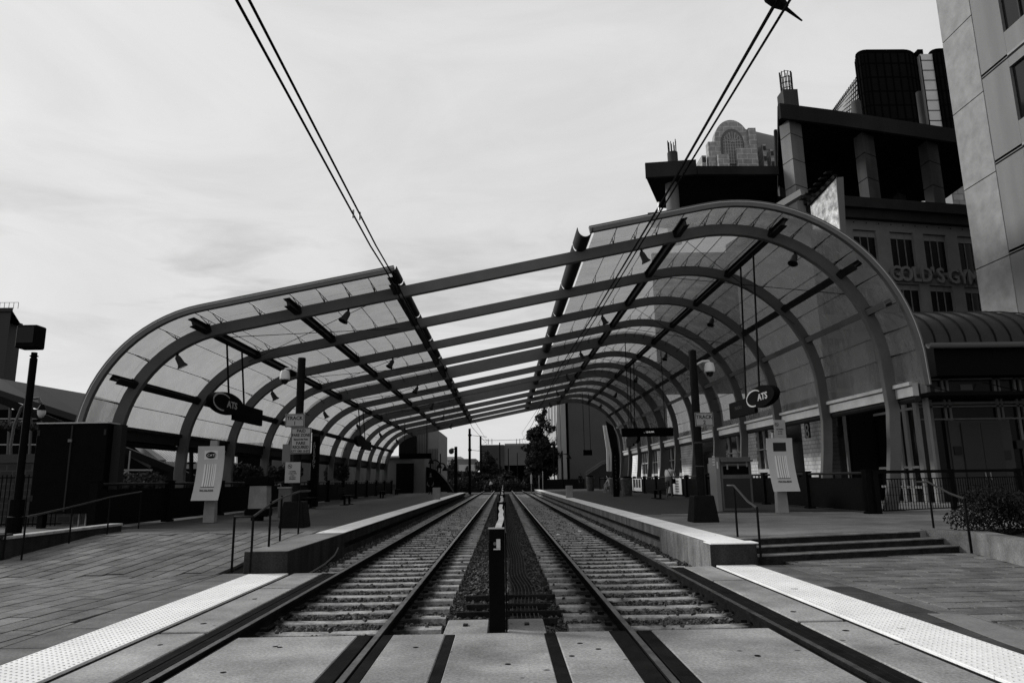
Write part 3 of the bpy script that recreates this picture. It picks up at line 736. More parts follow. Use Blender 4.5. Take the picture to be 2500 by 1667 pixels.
# ------------------------------------------------------------------ floodlights hung under the arches
def flood():
    t = thing('floodlight', 'x', 'floodlight', (0,0,0), 'floodlights under the canopy arches')
    MB().ring([(0,0,0),(0,0,-.12)], .035, 6).build('bracket', BLK, t)
    MB().ring([(0,0,-.10),(-.01,0,-.16),(-.12,-.05,-.36),(-.16,-.07,-.44),(-.165,-.072,-.45)], [.05,.09,.115,.17,.17], 10).build('housing', mat('floodlight_grey', .035, .5), t, smooth=True)
    MB().ring([(-.166,-.0725,-.4505),(-.168,-.0735,-.455)], .15, 10).build('lens', DGL, t)
    return t
f0 = flood(); first = True
ordn = ['nearest', 'second', 'third', 'fourth', 'fifth', 'farthest']
for k in (0, 2, 4, 6, 8, 10):
    for x, nm, rz in ((-11.0, 'outer left', PI), (-5.25, 'inner left', .2), (4.9, 'inner right', PI), (10.4, 'outer right', .2)):
        c, nr, _ = section(PC, x*K); p = c-nr*.17
        lab = f'{ordn[k//2]} cone floodlight hung under the {nm} part of the canopy'
        loc = (p.x, Y1+DY*k, p.y)
        if first: f0.location = loc; f0.rotation_euler = (0,0,rz); f0['label'] = lab; first = False
        else: clone(f0, loc, rz, lab)
# ================================================================== OVERHEAD WIRES
def wire(lab, pts, r=.011, clamps=()):
    t = thing('overhead_wire', lab, 'overhead wire', pts[0], 'overhead wires above the tracks')
    MB().ring(pts, r, 6).build('cable', BLKF, t)
    for c in clamps:
        MB().ring([Vector(c)+Vector((0,0,.06)), c, Vector(c)-Vector((0,0,.05))], .016, 6).build('clamp', GALV, t)
WL = [PX(577,-0,-2.0), PX(875,530,-2.0), PX(955,665,-2.0), Vector((-1.98, 22, 5.32)), Vector((-1.95, 44, 5.7)), Vector((-1.9, 75, 6.1)), Vector((-3.2, 110, 6.6))]
def ext(p, q, k): return p-(q-p)*k
zw = 5.15; zw2 = 5.45
def WX(lst, X, tail): return [Vector((X, -6, PX(lst[0][0], lst[0][1], X).z-.02))]+[PX(x, y, X) for x, y in lst]+[Vector(q) for q in tail]
wire('left one of the two wires over the left track', WX([(577,0),(904,600),(944,664),(983,740),(1040,850),(1075,912)], -2.0, [(-2.0,47,5.6),(-2.0,92,6.5),(-4,118,6.9)]), .014, [PX(862,523,-2.0)])
wire('right one of the two wires over the left track', WX([(608,0),(918,600),(955,664),(993,740),(1055,852),(1087,900)], -1.97, [(-2.0,47,4.95),(-2.0,92,6.1),(-4,118,6.4)]), .014, [PX(878,528,-1.97),PX(1087,897,-1.97)])
wire('left one of the two wires over the right track', WX([(1898,0),(1609,505),(1451.6,765.6),(1365,900)], 2.0, [(2.0,48,5.1),(2.0,73,5.4),(4,118,6.5)]), .015, [PX(1609,505,2.0)])
wire('right one of the two wires over the right track', WX([(1929,0),(1616,511),(1462,765),(1376,900)], 2.06, [(2.02,48,5.6),(2.0,73,6.2),(4,118,7.2)]), .011, [PX(1376,900,2.06)])
# connection plates where purlins meet the arches, with bolt heads
cp = MB()
for xx, side in purl:
    c, nr, _ = section(PC, xx, side); t_ = Vector((nr.y, -nr.x))
    for k in range(8):
        y = Y1+DY*k
        for sy in (-1, 1):
            P_ = [c+t_*(sx*.13)+nr*sz for sx, sz in ((-1,-.05),(1,-.05),(1,.21),(-1,.21))]
            cp.add([(p.x, y+sy*.125+dy, p.y) for dy in (-.006,.006) for p in P_], [(0,1,2,3),(7,6,5,4),(0,4,5,1),(1,5,6,2),(2,6,7,3),(3,7,4,0)])
            if k < 3:
                for sx, sz in ((-.09,0),(.09,0),(-.09,.15),(.09,.15)):
                    q = c+t_*sx+nr*sz; cp.box(q.x-.015, q.x+.015, y+sy*.13-.014, y+sy*.13+.014, q.y-.015, q.y+.015)
tag(cp.build('connection_plates', PAINTD, CAN), kind='stuff')
bp_ = MB()
for k in range(NF):
    for xx in (12.66*K, -12.66*K): bp_.box(xx-.32, xx+.32, Y1+DY*k-.24, Y1+DY*k+.24, .3, .42)
bp_.build('base_plates', PAINT, CAN)
# ================================================================== PLATFORM FENCES
def fence(lab, s, X, ya, yb, step=4.15):
    t = thing('platform_fence', lab, 'fence', (X, (ya+yb)/2, PZT), 'black fences behind the platforms')
    y = ya; psrc = None; ssrc = None
    while y < yb+.1:
        c = (X, y, PZT)
        if psrc is None:
            mb = MB().box(X-.10, X+.10, y-.13, y+.13, PZT-.02, PZT+1.24); mb.box(X-.12, X+.12, y-.16, y+.16, PZT+1.2405, PZT+1.27); mb.box(X-.13, X+.13, y-.17, y+.17, PZT-.02, PZT+.06)
            psrc = mb.build('post', FENCEK, t); y0 = y
        else:
            o = inst(psrc, 'post', t, Vector(ORG[t.name])+Vector((0, y-y0, 0)))
        if y+step < yb+.1:
            if ssrc is None:
                r = MB().ring([(X, y+.13, PZT+1.17), (X, y+step-.13, PZT+1.17)], .04, 8).build('top_rail', mat('fence_rail', .015, .35), t, smooth=True)
                q = MB().box(X-.02, X+.02, y+.135, y+step-.135, PZT+.06, PZT+1.0).build('panel', FENCEK, t)
                q2 = MB().box(X-.03, X+.03, y+.135, y+step-.135, PZT+1.0005, PZT+1.03).build('panel_rail', FENCEK, t)
                u = MB()
                for f in (.25, .5, .75): u.box(X-.015, X+.015, y+step*f-.015, y+step*f+.015, PZT+1.031, PZT+1.135)
                q3 = u.build('spacer', FENCEK, t); ssrc = (r, q, q2, q3)
            else:
                for o_ in ssrc: inst(o_, o_.name.split('.')[0], t, Vector(ORG[t.name])+Vector((0, y-y0, 0)))
        y += step
    return t
fence('long black fence along the back of the left platform', -1, -10.66, 19.0, 69)
fence('long black fence along the back of the right platform', 1, 10.7, 20.95, 82)
# barred fence at the right, across the view
A = Vector((10.85, 20.8, PZT)); B = Vector((17.6, 24.0, PZT)); d_ = (B-A).normalized(); ln = (B-A).length
t = thing('barred_fence', 'black barred fence in front of the glass entrance on the right', 'fence', A)
MB().beam(A+Vector((0,0,1.19)), B+Vector((0,0,1.19)), .07, .09).build('top_rail', FENCEK, t)
MB().beam(A+Vector((0,0,.98)), B+Vector((0,0,.98)), .03, .03).build('rail', FENCEK, t)
MB().beam(A+Vector((0,0,.08)), B+Vector((0,0,.08)), .03, .03).build('rail', FENCEK, t)
for z_ in (.30, .52, .74): MB().beam(A+Vector((0,0,z_)), B+Vector((0,0,z_)), .008, .01).build('thin_rail', FENCEK, t)
for i in range(0, int(ln/.125)):
    p = A+d_*(.1+.125*i); MB().beam(p+Vector((0,0,.08)), p+Vector((0,0,.98)), .016, .016, (0,1,0)).build('bar', FENCEK, t)
for f in (.0, .47, .95):
    p = A+d_*ln*f; MB().box(p.x-.07, p.x+.07, p.y-.07, p.y+.07, PZT, PZT+1.25).build('post', FENCEK, t)
# posters tied on the right fence
for (x0, y0, x1, y1, lab, kind) in ((1543,1168,1567,1197,'white poster board with dark columns on the right fence beside the bins',0), (1642,1167,1665,1205,'white poster with dark print on the right fence, right of the bending person',1), (1629,1187,1636,1203,'narrow white sheet behind the legs of the bending person',2)):
    a = PX(x0, y0, 10.60); b_ = PX(x1, y1, 10.60); ylo, yhi = sorted((a.y, b_.y)); z1 = a.z; z0 = PX(x0, y1, 10.6).z
    t = thing('poster', lab, 'poster', (10.6, (ylo+yhi)/2, z0))
    MB().box(10.60, 10.63, ylo, yhi, z0, z1).build('board', mat('poster_white', .62, .6), t)
    h = z1-z0; wd = yhi-ylo
    if kind == 0:
        for i in range(3): MB().box(10.592, 10.599, ylo+wd*(.1+.27*i), ylo+wd*(.3+.27*i), z0+h*.28, z1-h*.06).build('print', mat('poster_ink', .04, .6), t)
    elif kind == 1:
        for i in range(5): MB().box(10.592, 10.599, ylo+wd*.3, ylo+wd*.72, z0+h*(.12+.16*i), z0+h*(.22+.16*i)).build('print', mat('poster_ink2', .16, .6), t)
# ================================================================== HANDRAILS
def handrail(lab, posts, rail, r=.021):
    t = thing('handrail', lab, 'handrail', posts[0][0], 'black steel handrails')
    for a, b_ in posts: MB().ring([a, b_], r, 8).build('post', BLK, t, smooth=True)
    MB().ring(rail, r, 8).build('rail', mat('rail_worn', .03, .35), t, smooth=True)
def pz(x, y, z): return PZ(x, y, z)
a = pz(565,1398,0); b_ = pz(611,1400,0); H = .93
pc = [Vector((-4.36, 13.55, .1)), Vector((-4.36, 14.4, .15)), Vector((-4.36, 16.3, .3))]
c1 = pz(630+26, 1334, .36); q = [pz(656,1334,.36), pz(683,1320,.36), pz(728,1303,.36)]
handrail('black handrail standing on the left end block beside the ramp', [(a, a+Vector((0,0,H))), (b_, b_+Vector((0,0,H)))]+[(p, Vector((p.x, p.y, .36+.80+i*.08))) for i, p in enumerate(q)],
         [a+Vector((0,0,H)), b_+Vector((0,0,H+.0)), Vector((q[0].x, q[0].y, 1.12)), Vector((q[1].x, q[1].y, 1.20)), Vector((q[2].x, q[2].y, 1.30)), Vector((q[2].x+.1, q[2].y+.5, 1.30))])
ps = [pz(4,1384,0), pz(50,1384,0), pz(166,1346,.10), pz(260,1316.6,.24), pz(338,1290,.36)]
tops = [.92, .92, 1.05, 1.22, 1.32]
handrail('thin black handrail along the far left ramp wall', [(p, Vector((p.x, p.y, h))) for p, h in zip(ps, tops)], [Vector((p.x, p.y, h)) for p, h in zip(ps, tops)], .018)
a = pz(1801,1310,.36); b_ = pz(1859,1378,0)
handrail('black stair handrail left of the steps, by the white strip', [(a, a+Vector((0,0,.95))), (b_, b_+Vector((0,0,.95)))], [a+Vector((-.08,.15,.95)), a+Vector((0,0,.95)), a.lerp(b_, .62)+Vector((0,0,.95-.05)), b_+Vector((0,0,.95))])
a = pz(2280,1291,.36); b_ = pz(2372,1350,0)
handrail('black stair handrail at the right end of the steps', [(a, a+Vector((0,0,.95))), (b_, b_+Vector((0,0,1.0)))], [a+Vector((-.12,.2,.95)), a+Vector((0,0,.95)), a+(b_-a)*.1+Vector((0,0,.95)), a.lerp(b_, .62)+Vector((0,0,.95)), b_+Vector((0,0,1.0))])
# ================================================================== MEDIAN
t = thing('marker_post', 'black upright steel marker post with small emblem between the tracks', 'post', (-.07, 7.5, 0))
MB().box(-.155, .005, 7.44, 7.60, -.16, .86).build('post', BLKF, t, bevel=.006)
MB().box(-.150, .0, 7.425, 7.60, .861, .985).build('head', BLKF, t, bevel=.004)
MB().box(-.158, .008, 7.42, 7.61, .986, .994).build('cap', mat('cap_worn', .16, .5), t)
em = MB(); em.box(-.075, -.035, 7.416, 7.424, .80, .89); em.box(-.105, -.035, 7.416, 7.424, .785, .797)
em.build('emblem_bar', mat('emblem_pale', .45, .5), t); MB().ring([(-.09,7.4235,.845),(-.09,7.418,.845)], .018, 8).build('emblem_figure', mat('emblem_grey', .1, .5), t)
t = thing('median_fence', 'low black fence with a pale wavy top rail running between the two tracks', 'fence', (-.05, 40, -.15))
y = 16.2; FW = mat('fence_strip_pale', .34, .6, .35, 8)
pts = []
yy_ = 7.62
while yy_ < 84:
    pts.append((-.045+math.sin(yy_*2.1)*.008+math.sin(yy_*.7)*.012, yy_, .95+math.sin(yy_*.8)*.012)); yy_ += .4
seg = []
for i in range(len(pts)-1):
    p, q = Vector(pts[i]), Vector(pts[i+1]); 
    if i % 20 == 0: mb = MB()
    mb.beam(p, q, .072, .012)
    if i % 20 == 19 or i == len(pts)-2: mb.build('top_strip', FW, t)
for yb_ in (16.0, 24.4, 32.8, 41.2, 49.6, 58, 66.4, 74.8):
    MB().box(-.14, .06, yb_-.05, yb_+.05, -.2, .99).build('post', BLKF, t); MB().box(-.15, .07, yb_-.07, yb_+.07, .991, 1.0).build('post_cap', BLKF, t)
ys_ = [7.62, 16.0, 24.4, 32.8, 41.2, 49.6, 58, 66.4, 74.8, 84]
for i in range(len(ys_)-1):
    MB().box(.015, .027, ys_[i]+.06, ys_[i+1]-.06, -.12, .93).build('mesh_panel', FENCEK, t)
# ribbed mat and cross timbers right of the fence
t = thing('trespass_mat', 'ribbed black rubber mat lying right of the median fence', 'rubber mat', (.33, 30, -.16))
mb = MB()
for i in range(7):
    x = .08+i*.052; P_ = []
    y = 8.35
    while y < 75:
        wv = .09*math.exp(-((y-11.2)/1.1)**2)+.02*math.sin(y*.9); P_.append((x+wv, y, -.150+.008*math.sin(y*1.7))); y += .35 if y < 16 else 2
    for a, b_ in zip(P_, P_[1:]): mb.beam(a, b_, .010, .016)
tag(mb.build('ribs', mat('mat_rib', .055, .6, .3, 6), t), kind='stuff')
MB().box(.07, .42, 8.3, 75, -.21, -.172).build('mat_base', mat('mat_base', .03, .95, .6, 20), t)
for i, (y, x0, x1) in enumerate(((8.75,-.6,.62), (9.25,-.6,.75), (9.78,-.5,.60), (10.5,-.55,.72))):
    t = thing('cross_timber', ['nearest','second','third','farthest'][i]+' dark timber lying across the median ballast', 'timber', (.1, y, -.16), 'dark cross timbers in the median')
    MB().box(x0, x1, y-.03, y+.03, -.19, -.12).build('timber', mat('timber_dark', .02, .8, .4, 8), t, bevel=.006)
for i, (x0, x1, lab) in enumerate(((-.62,-.17,'pale concrete pad left of the marker post'), (.03,.42,'pale stained concrete pad right of the marker post'))):
    t = thing('concrete_pad', lab, 'concrete pad', ((x0+x1)/2, 7.8, -.15)); MB().box(x0, x1, 7.42, 8.22, -.25, -.025).build('pad', CONC, t, bevel=.01)
    MB().box(x0+.18, x0+.23, 7.85, 7.95, -.0245, -.012).build('bolt_plate', BLK, t)
# platform curb bollards (pale blocks on the edge strips)
for (x0, x1, yb_, yt, lab) in ((1056,1073,1219,1190,'pale concrete block on the far left platform edge'), (1383,1400,1215,1185,'pale concrete block on the far right platform edge')):
    a = pz(x0, yb_, PZT); b_ = pz(x1, yb_, PZT); top = PY((x0+x1)/2, yt, a.y).z
    t = thing('curb_block', lab, 'concrete block', a); MB().box(a.x, b_.x, a.y, a.y+.4, PZT+.004, top).build('block', mat('block_pale', .26, .85, .15, 5), t, bevel=.015)
# ================================================================== TRACK POLES
def track_pole(sx, num, loc):
    x, y = loc; t = thing('camera_pole', f'black steel pole with dome camera and TRACK {num} sign on the {"left" if num == 1 else "right"} platform', 'pole', (x, y, PZT))
    mb = MB(); b0, b1 = .33, .25
    mb.add([(x-b0,y-b0,PZT),(x+b0,y-b0,PZT),(x+b0,y+b0,PZT),(x-b0,y+b0,PZT),(x-b1,y-b1,PZT+.66),(x+b1,y-b1,PZT+.66),(x+b1,y+b1,PZT+.66),(x-b1,y+b1,PZT+.66)],
           [(0,3,2,1),(4,5,6,7),(0,1,5,4),(1,2,6,5),(2,3,7,6),(3,0,4,7)]); mb.build('base', BLK, t, bevel=.02)
    MB().ring([(x,y,PZT+.66),(x,y,4.75)], .105, 14).build('shaft', BLK, t, smooth=True)
    for z in (1.75, 2.35): MB().ring([(x,y,z),(x,y,z+.015)], .112, 14).build('band', mat('band_grey', .08, .4), t)
    MB().ring([(x,y,4.751),(x,y,4.8)], [.112,.10], 14).build('cap', BLK, t)
    ax = x+sx*.42
    arm = MB().ring([(x+sx*.09,y-.02,4.42),(x+sx*.25,y-.04,4.50),(ax,y-.05,4.50),(ax,y-.05,4.46)], .028, 8).build('camera_arm', mat('camera_white', .5, .4), t, smooth=True)
    MB().ring([(ax,y-.05,4.47),(ax,y-.05,4.44),(ax,y-.05,4.32),(ax,y-.05,4.22),(ax,y-.05,4.20)], [.04,.11,.135,.14,.12], 12).build('camera_housing', mat('camera_white', .5), t, smooth=True)
    MB().ring([(ax,y-.05,4.205),(ax,y-.05,4.15),(ax,y-.05,4.10),(ax,y-.05,4.075)], [.10,.095,.06,.01], 12).build('camera_dome', DGL, t, smooth=True)
    return t
lp_ = pz(708,1289,PZT); rpz = pz(1725,1275,PZT)
POL = track_pole(-1, 1, (lp_.x+.03, lp_.y+.3)); POR = track_pole(1, 2, (rpz.x, rpz.y+.3))
LX, LY = lp_.x+.03, lp_.y+.3; RX, RY = rpz.x, rpz.y+.3
def sign(name, lab, px, Y, lines, m=SIGNW, border=True, cat='sign'):
    x0, y0, x1, y1 = px; a = PY(x0, y0, Y); b_ = PY(x1, y1, Y); w_ = b_.x-a.x; h_ = a.z-b_.z; c = Vector(((a.x+b_.x)/2, Y, (a.z+b_.z)/2))
    t = thing(name, lab, cat, c)
    MB().box(c.x-w_/2, c.x+w_/2, Y, Y+.015, c.z-h_/2, c.z+h_/2).build('plate', m, t, bevel=.002)
    if border:
        e = .012; b2 = .016
        for bx in ((c.x-w_/2+e, c.x+w_/2-e, c.z+h_/2-e-b2, c.z+h_/2-e), (c.x-w_/2+e, c.x+w_/2-e, c.z-h_/2+e, c.z-h_/2+e+b2), (c.x-w_/2+e, c.x-w_/2+e+b2, c.z-h_/2+e+b2, c.z+h_/2-e-b2), (c.x+w_/2-e-b2, c.x+w_/2-e, c.z-h_/2+e+b2, c.z+h_/2-e-b2)):
            MB().box(bx[0], bx[1], Y-.003, Y-.0005, bx[2], bx[3]).build('border', SIGNK, t)
    for s, fy, sz, sx_ in lines:
        text('lettering', s, h_*sz, SIGNK, t, face_cam((c.x, Y-.002, c.z+h_/2-h_*fy)), .002, sx=sx_, bold=.003)
    return t
sign('track_sign', 'small bordered sign reading TRACK 1 on the left pole', (697,1010,743,1042), LY-.14, [('TRACK', .34, .38, .95), ('1', .72, .40, 1)])
sign('track_sign', 'small bordered sign reading TRACK 2 on the right pole', (1696,1007,1743,1040), RY-.14, [('TRACK', .34, .38, .95), ('2', .72, .40, 1)])
sign('fare_sign', 'tall bordered sign reading PAID FARE ZONE on the left pole', (711,1044,758,1107), LY-.16, [('PAID', .13, .16, 1), ('FARE ZONE', .29, .155, .85), ('Beyond this Point', .45, .09, .85), ('FARE', .60, .16, 1), ('REQUIRED', .75, .155, .85), ('CITY ORD 15-271', .90, .10, .9)])
sign('blank_sign', 'small blank grey sign left of the fare sign', (690,1084,708,1128), LY-.12, [], mat('sign_back', .11, .5), False)
sn = sign('notice_board', 'pale no smoking notice on the left pole below the fare sign', (697,1128,732,1178), LY-.16, [('no smoking', .45, .07, .9), ('no eating or drinking', .55, .05, .9), ('on vehicles', .65, .05, .9), ('radios and players', .74, .05, .9), ('with headphones', .82, .05, .9)], SIGNW, False)
def ring_mark(t, c, r, Y):
    mb = MB(); n = 20
    for i in range(n):
        a0, a1 = 2*PI*i/n, 2*PI*(i+1)/n
        mb.add([(c.x+rr*math.cos(a), yy_, c.z+rr*math.sin(a)) for yy_ in (Y-.003, Y-.0005) for a, rr in ((a0,r),(a1,r),(a1,r*.8),(a0,r*.8))], [(0,1,2,3),(7,6,5,4),(0,4,5,1),(1,5,6,2),(2,6,7,3),(3,7,4,0)])
    mb.beam((c.x-r*.6, Y-.002, c.z+r*.6), (c.x+r*.6, Y-.002, c.z-r*.6), .012, .002, (0,1,0)); mb.box(c.x-r*.5, c.x+r*.4, Y-.003, Y-.0005, c.z-.008, c.z+.01)
    mb.build('no_smoking_mark', SIGNK, t)
ring_mark(sn, PY(708,1138,LY-.16), .055, LY-.16)
# emergency pole
p0 = pz(770,1236,PZT); t = thing('emergency_pole', 'black rectangular call pole lettered EMERGENCY on the left platform', 'emergency pole', p0)
a = PY(762,1057,p0.y); b_ = PY(779,1057,p0.y); MB().box(a.x, b_.x, p0.y, p0.y+.3, PZT, a.z).build('body', BLKF, t, bevel=.01)
MB().box(a.x+.0, b_.x, p0.y-.012, p0.y-.001, a.z-.16, a.z-.02).build('lamp_band', mat('lamp_band', .03, .3), t)
zt = PY(770,1083,p0.y).z; zb = PY(770,1140,p0.y).z; s_ = 'EMERGENCY'
for i, ch in enumerate(s_): text('lettering', ch, .19, mat('letter_grey', .28, .5), t, face_cam((a.x+.14, p0.y-.003, zt+(zb-zt)*i/8)), .004)
# ================================================================== TIMETABLE KIOSKS
def kiosk(lab, side, base, dark_head):
    x, y = base; t = thing('timetable_stand', lab, 'timetable stand', (x, y, PZT), 'curved timetable stands')
    s = side
    MB().add([(x-.17,y-.1,PZT),(x+.17,y-.1,PZT),(x+.17,y+.14,PZT),(x-.17,y+.14,PZT),(x-.12,y-.04,2.80),(x+.10,y-.04,2.80),(x+.10,y+.10,2.80),(x-.12,y+.10,2.80)],
             [(0,3,2,1),(4,5,6,7),(0,1,5,4),(1,2,6,5),(2,3,7,6),(3,0,4,7)]).build('pillar', mat('kiosk_grey', .24, .6, .12, 4), t, bevel=.01)
    # curved sheet: top vertical, bottom kicks towards the viewer
    mb = MB(); n = 12; zt_, zb_ = 2.62, 1.02; hw_ = .40; pts = []
    for i in range(n+1):
        f = i/n; z = zt_+(zb_-zt_)*f; yk = y-.18-.50*(f-.30)**2; xs = s*.03*f
        pts.append((yk, z, xs))
    for yk, z, xs in pts: mb.v += [(x-hw_+xs, yk, z), (x+hw_+xs, yk, z), (x+hw_+xs, yk+.02, z), (x-hw_+xs, yk+.02, z)]
    for i in range(n):
        for k in range(4): a = i*4+k; b2 = i*4+(k+1) % 4; mb.f.append((a, b2, b2+4, a+4))
    mb.f += [(0,1,2,3), tuple(n*4+k for k in (3,2,1,0))]
    mb.build('panel', POSTER, t, smooth=True)
    def on(fz0, fz1, x0, x1, off, m, name):
        m_ = MB(); k0 = int(round(fz0*n)); k1 = int(round(fz1*n))
        for i in range(k0, k1+1):
            yk, z, xs = pts[i]; m_.v += [(x+x0+xs, yk-off, z), (x+x1+xs, yk-off, z), (x+x1+xs, yk-off+.002, z), (x+x0+xs, yk-off+.002, z)]
        q = k1-k0
        for i in range(q):
            for k in range(4): a = i*4+k; b2 = i*4+(k+1) % 4; m_.f.append((a, b2, b2+4, a+4))
        m_.f += [(0,1,2,3), tuple(q*4+k for k in (3,2,1,0))]; m_.build(name, m, t)
    on(1/12, 3/12, -.20, .20, .004, mat('kiosk_label_dark' if dark_head else 'kiosk_label', .02 if dark_head else .60, .5), 'header')
    if not dark_head:
        mb = MB(); cc = Vector((x, y-.205, 2.62-1.6*2/12)); 
        mb.prism([(cc.x+.155*math.cos(2*PI*i/20), cc.z+.095*math.sin(2*PI*i/20)) for i in range(20)], cc.y-.004, cc.y, 'xz').build('logo_oval', SIGNK, t)
        text('lettering', 'CATS', .10, mat('letter_white', .6, .5), t, face_cam((cc.x+.02, cc.y-.006, cc.z-.01)), .002, sx=1.1)
    on(4/12, 9/12, -.18, .18, .004, mat('timetable_paper', .66, .5), 'timetable')
    tl_ = MB()
    for i in range(4, 9):
        (ya, za, xa), (yb2, zb2, xb) = pts[i], pts[i+1]
        for xx, ww in ((-.115,.030),(-.045,.022),(.02,.030),(.085,.022),(.135,.012)):
            tl_.add([(x+xx+xa-ww/2, ya-.0065, za), (x+xx+xa+ww/2, ya-.0065, za), (x+xx+xb+ww/2, yb2-.0065, zb2), (x+xx+xb-ww/2, yb2-.0065, zb2)], [(0,1,2,3)])
    tag(tl_.build('timetable_columns', mat('print_grey', .25, .6), t), kind='stuff')
    yk, z, xs = pts[9]; MB().box(x-.2+xs, x+.2+xs, yk-.012, yk-.004, z-.025, z-.008).build('rule', SIGNK, t)
    yk, z, xs = pts[10]; text('lettering', '704-336-RIDE', .075, SIGNK, t, face_cam((x+xs, yk-.012, z+.02)), .002, sx=.95, bold=.002)
    return t
p = pz(508,1276,PZT); kiosk('curved pale timetable stand with oval logo on the left platform', -1, (p.x, p.y+.1), False)
p = pz(1914,1253,PZT); kiosk('curved pale timetable stand with dark header on the right platform', 1, (p.x, p.y+.1), True)
yk = p.y-.08
sign('notice_board', 'pale no smoking notice above the right timetable stand', (1888,1025,1920,1070), yk, [('no smoking', .5, .09, .9), ('no eating', .62, .07, .9), ('no radios', .74, .07, .9)], SIGNW, False)
tt = thing('notice_mark', 'round no smoking mark on the right notice', 'sign', PY(1896,1036,yk)); ring_mark(tt, PY(1896,1036,yk), .06, yk-.002)
# ================================================================== HANGING SIGNS
def cats_sign(lab, side, X, yn, yf, zc, oval_near, purl_x, rods=True, lettering=True):
    """sign in a plane along the track, facing the tracks; yn nearest end, yf far end"""
    t = thing('hanging_sign', lab, 'hanging sign', (X, yn, zc), 'hanging signs along the platforms')
    L_ = yf-yn; oy = yn+L_*.28
    MB().box(X-.06, X+.06, yn+L_*.42, yf, zc-.38, zc+.22).build('display_box', BLKF, t, bevel=.01)
    ovm = MB().prism([(oy+L_*.28*math.cos(2*PI*i/28), zc+.10+.36*math.sin(2*PI*i/28)) for i in range(28)], X-.10, X+.10, 'yz').build('oval_plate', BLKF, t)
    xf_ = X-side*.0625-side*.0
    fm = face_px if side < 0 else face_nx
    if lettering:
        text('lettering', 'ATS', .31, mat('logo_white', .36, .5), t, fm((X-side*.104, oy+(-side)*L_*.06, zc+.07)), .006, sx=1.65, bold=.008)
        # swoosh C
        mb = MB(); P_ = []
        for i in range(15):
            a = math.radians(42+i*17); P_.append((X-side*.106, oy+side*(L_*.11)+(-side)*math.cos(a)*L_*.155, zc+.10+.27*math.sin(a)))
        for i, (a, b_) in enumerate(zip(P_, P_[1:])): mb.beam(a, b_, .035+.03*math.sin(i/14*PI), .006, (1,0,0))
        mb.build('logo_swoosh', mat('logo_white', .5), t)
        if side > 0: text('lettering', 'TRACK 2', .16, mat('led_dim', .045, .5), t, fm((X-side*.064, yn+L_*.78, zc-.05)), .004, sx=1.2)
    for yr in (oy+L_*.05, yn+L_*.62):
        c, nr, _ = section(PC, purl_x); z_top = c.y-.1
        MB().ring([(X, yr, zc+.2), (c.x, yr, z_top)], .034, 8).build('hanger_rod', BLK, t)
    return t
xl = -9.7*K; yn = PX(510,985,xl).y; yf = PX(638,1010,xl).y; zc = PX(590,1003,xl).z
cats_sign('black hanging sign with oval logo and display box over the left platform', -1, xl, yn, yf, zc, True, -9.9*K)
xr = 9.3*K; yn = PX(1898,965,xr).y; yf = PX(1783,985,xr).y; zc = PX(1830,985,xr).z
cats_sign('black hanging sign with oval logo and display box over the right platform', 1, xr, yn, yf, zc, True, 9.5*K)
yn = PX(875,1075,xl).y; cats_sign('second black hanging sign farther along the left platform', -1, xl, yn-1, yn+4.2, PX(890,1083,xl).z, True, -9.9*K, lettering=False)
yn = PX(1560,1070,xr).y; cats_sign('second black hanging sign farther along the right platform', 1, xr, yn, yn+4.5, PX(1540,1076,xr).z, True, 9.5*K, lettering=False)
for (x0, x1, y0, y1, Y, lab, led) in ((1518,1645,1045,1064,41.5,'wide black message display hanging over the right platform',1), (975,1053,1107,1119,60,'wide black message display hanging over the far left platform',0), (1424,1446,1098,1111,66,'small dark box hanging over the far right platform',0)):
    a = PY(x0, y0, Y); b_ = PY(x1, y1, Y); t = thing('message_display', lab, 'display', ((a.x+b_.x)/2, Y, b_.z), 'message displays over the platforms')
    MB().box(a.x, b_.x, Y, Y+.25, b_.z, a.z).build('housing', BLKF, t, bevel=.01)
    for f in (.15, .85) if led != 2 else (.5,):
        xx = a.x+(b_.x-a.x)*f
        c, nr, _ = section(PC, max(min(xx, 12.2*K), -12.2*K)); MB().ring([(xx, Y+.12, a.z), (xx, Y+.12, c.y-.1)], .025, 6).build('hanger_rod', BLK, t)
    if led: text('lettering', '... 12:45 PM', .13, emit_mat('led_lit', .45), t, face_cam((a.x+(b_.x-a.x)*.52, Y-.006, (a.z+b_.z)/2)), .004)
# ================================================================== PLATFORM FURNITURE
def bin_(lab, c, w_=.62, body=.20):
    x, y = c; t = thing('litter_bin', lab, 'litter bin', (x, y, PZT))
    MB().box(x-w_*.62, x+w_*.62, y, y+w_*.9, 1.42, 1.72).build('hood', BLKF, t, bevel=.04)
    MB().add([(x-w_*.40,y+.05,.72),(x+w_*.55,y+.05,.72),(x+w_*.55,y+.5,.72),(x-w_*.40,y+.5,.72),(x-w_*.36,y+.05,1.42),(x+w_*.5,y+.05,1.42),(x+w_*.5,y+.5,1.42),(x-w_*.36,y+.5,1.42)],
             [(0,3,2,1),(4,5,6,7),(0,1,5,4),(1,2,6,5),(2,3,7,6),(3,0,4,7)]).build('body', mat('bin_grey', body, .6, .2, 3), t, bevel=.01)
    MB().box(x-w_*.55, x+w_*.62, y, y+w_*.85, PZT+.12, .72).build('skirt', BLKF, t, bevel=.03)
    MB().ring([(x,y+.25,PZT),(x,y+.25,PZT+.12)], .2, 10).build('foot', BLKF, t)
    return t
p = pz(621,1271,PZT); bin_('litter bin with black hood and grey body behind the left handrail', (p.x, p.y))
p = pz(694,1262,PZT); t = thing('drinking_fountain', 'grey pedestal with bright spout beside the TRACK 1 pole', 'drinking fountain', p)
a = PY(680,1192,p.y); b_ = PY(709,1192,p.y); MB().box(a.x, b_.x, p.y, p.y+.4, PZT, a.z).build('pedestal', mat('pedestal_grey', .12, .6), t, bevel=.02)
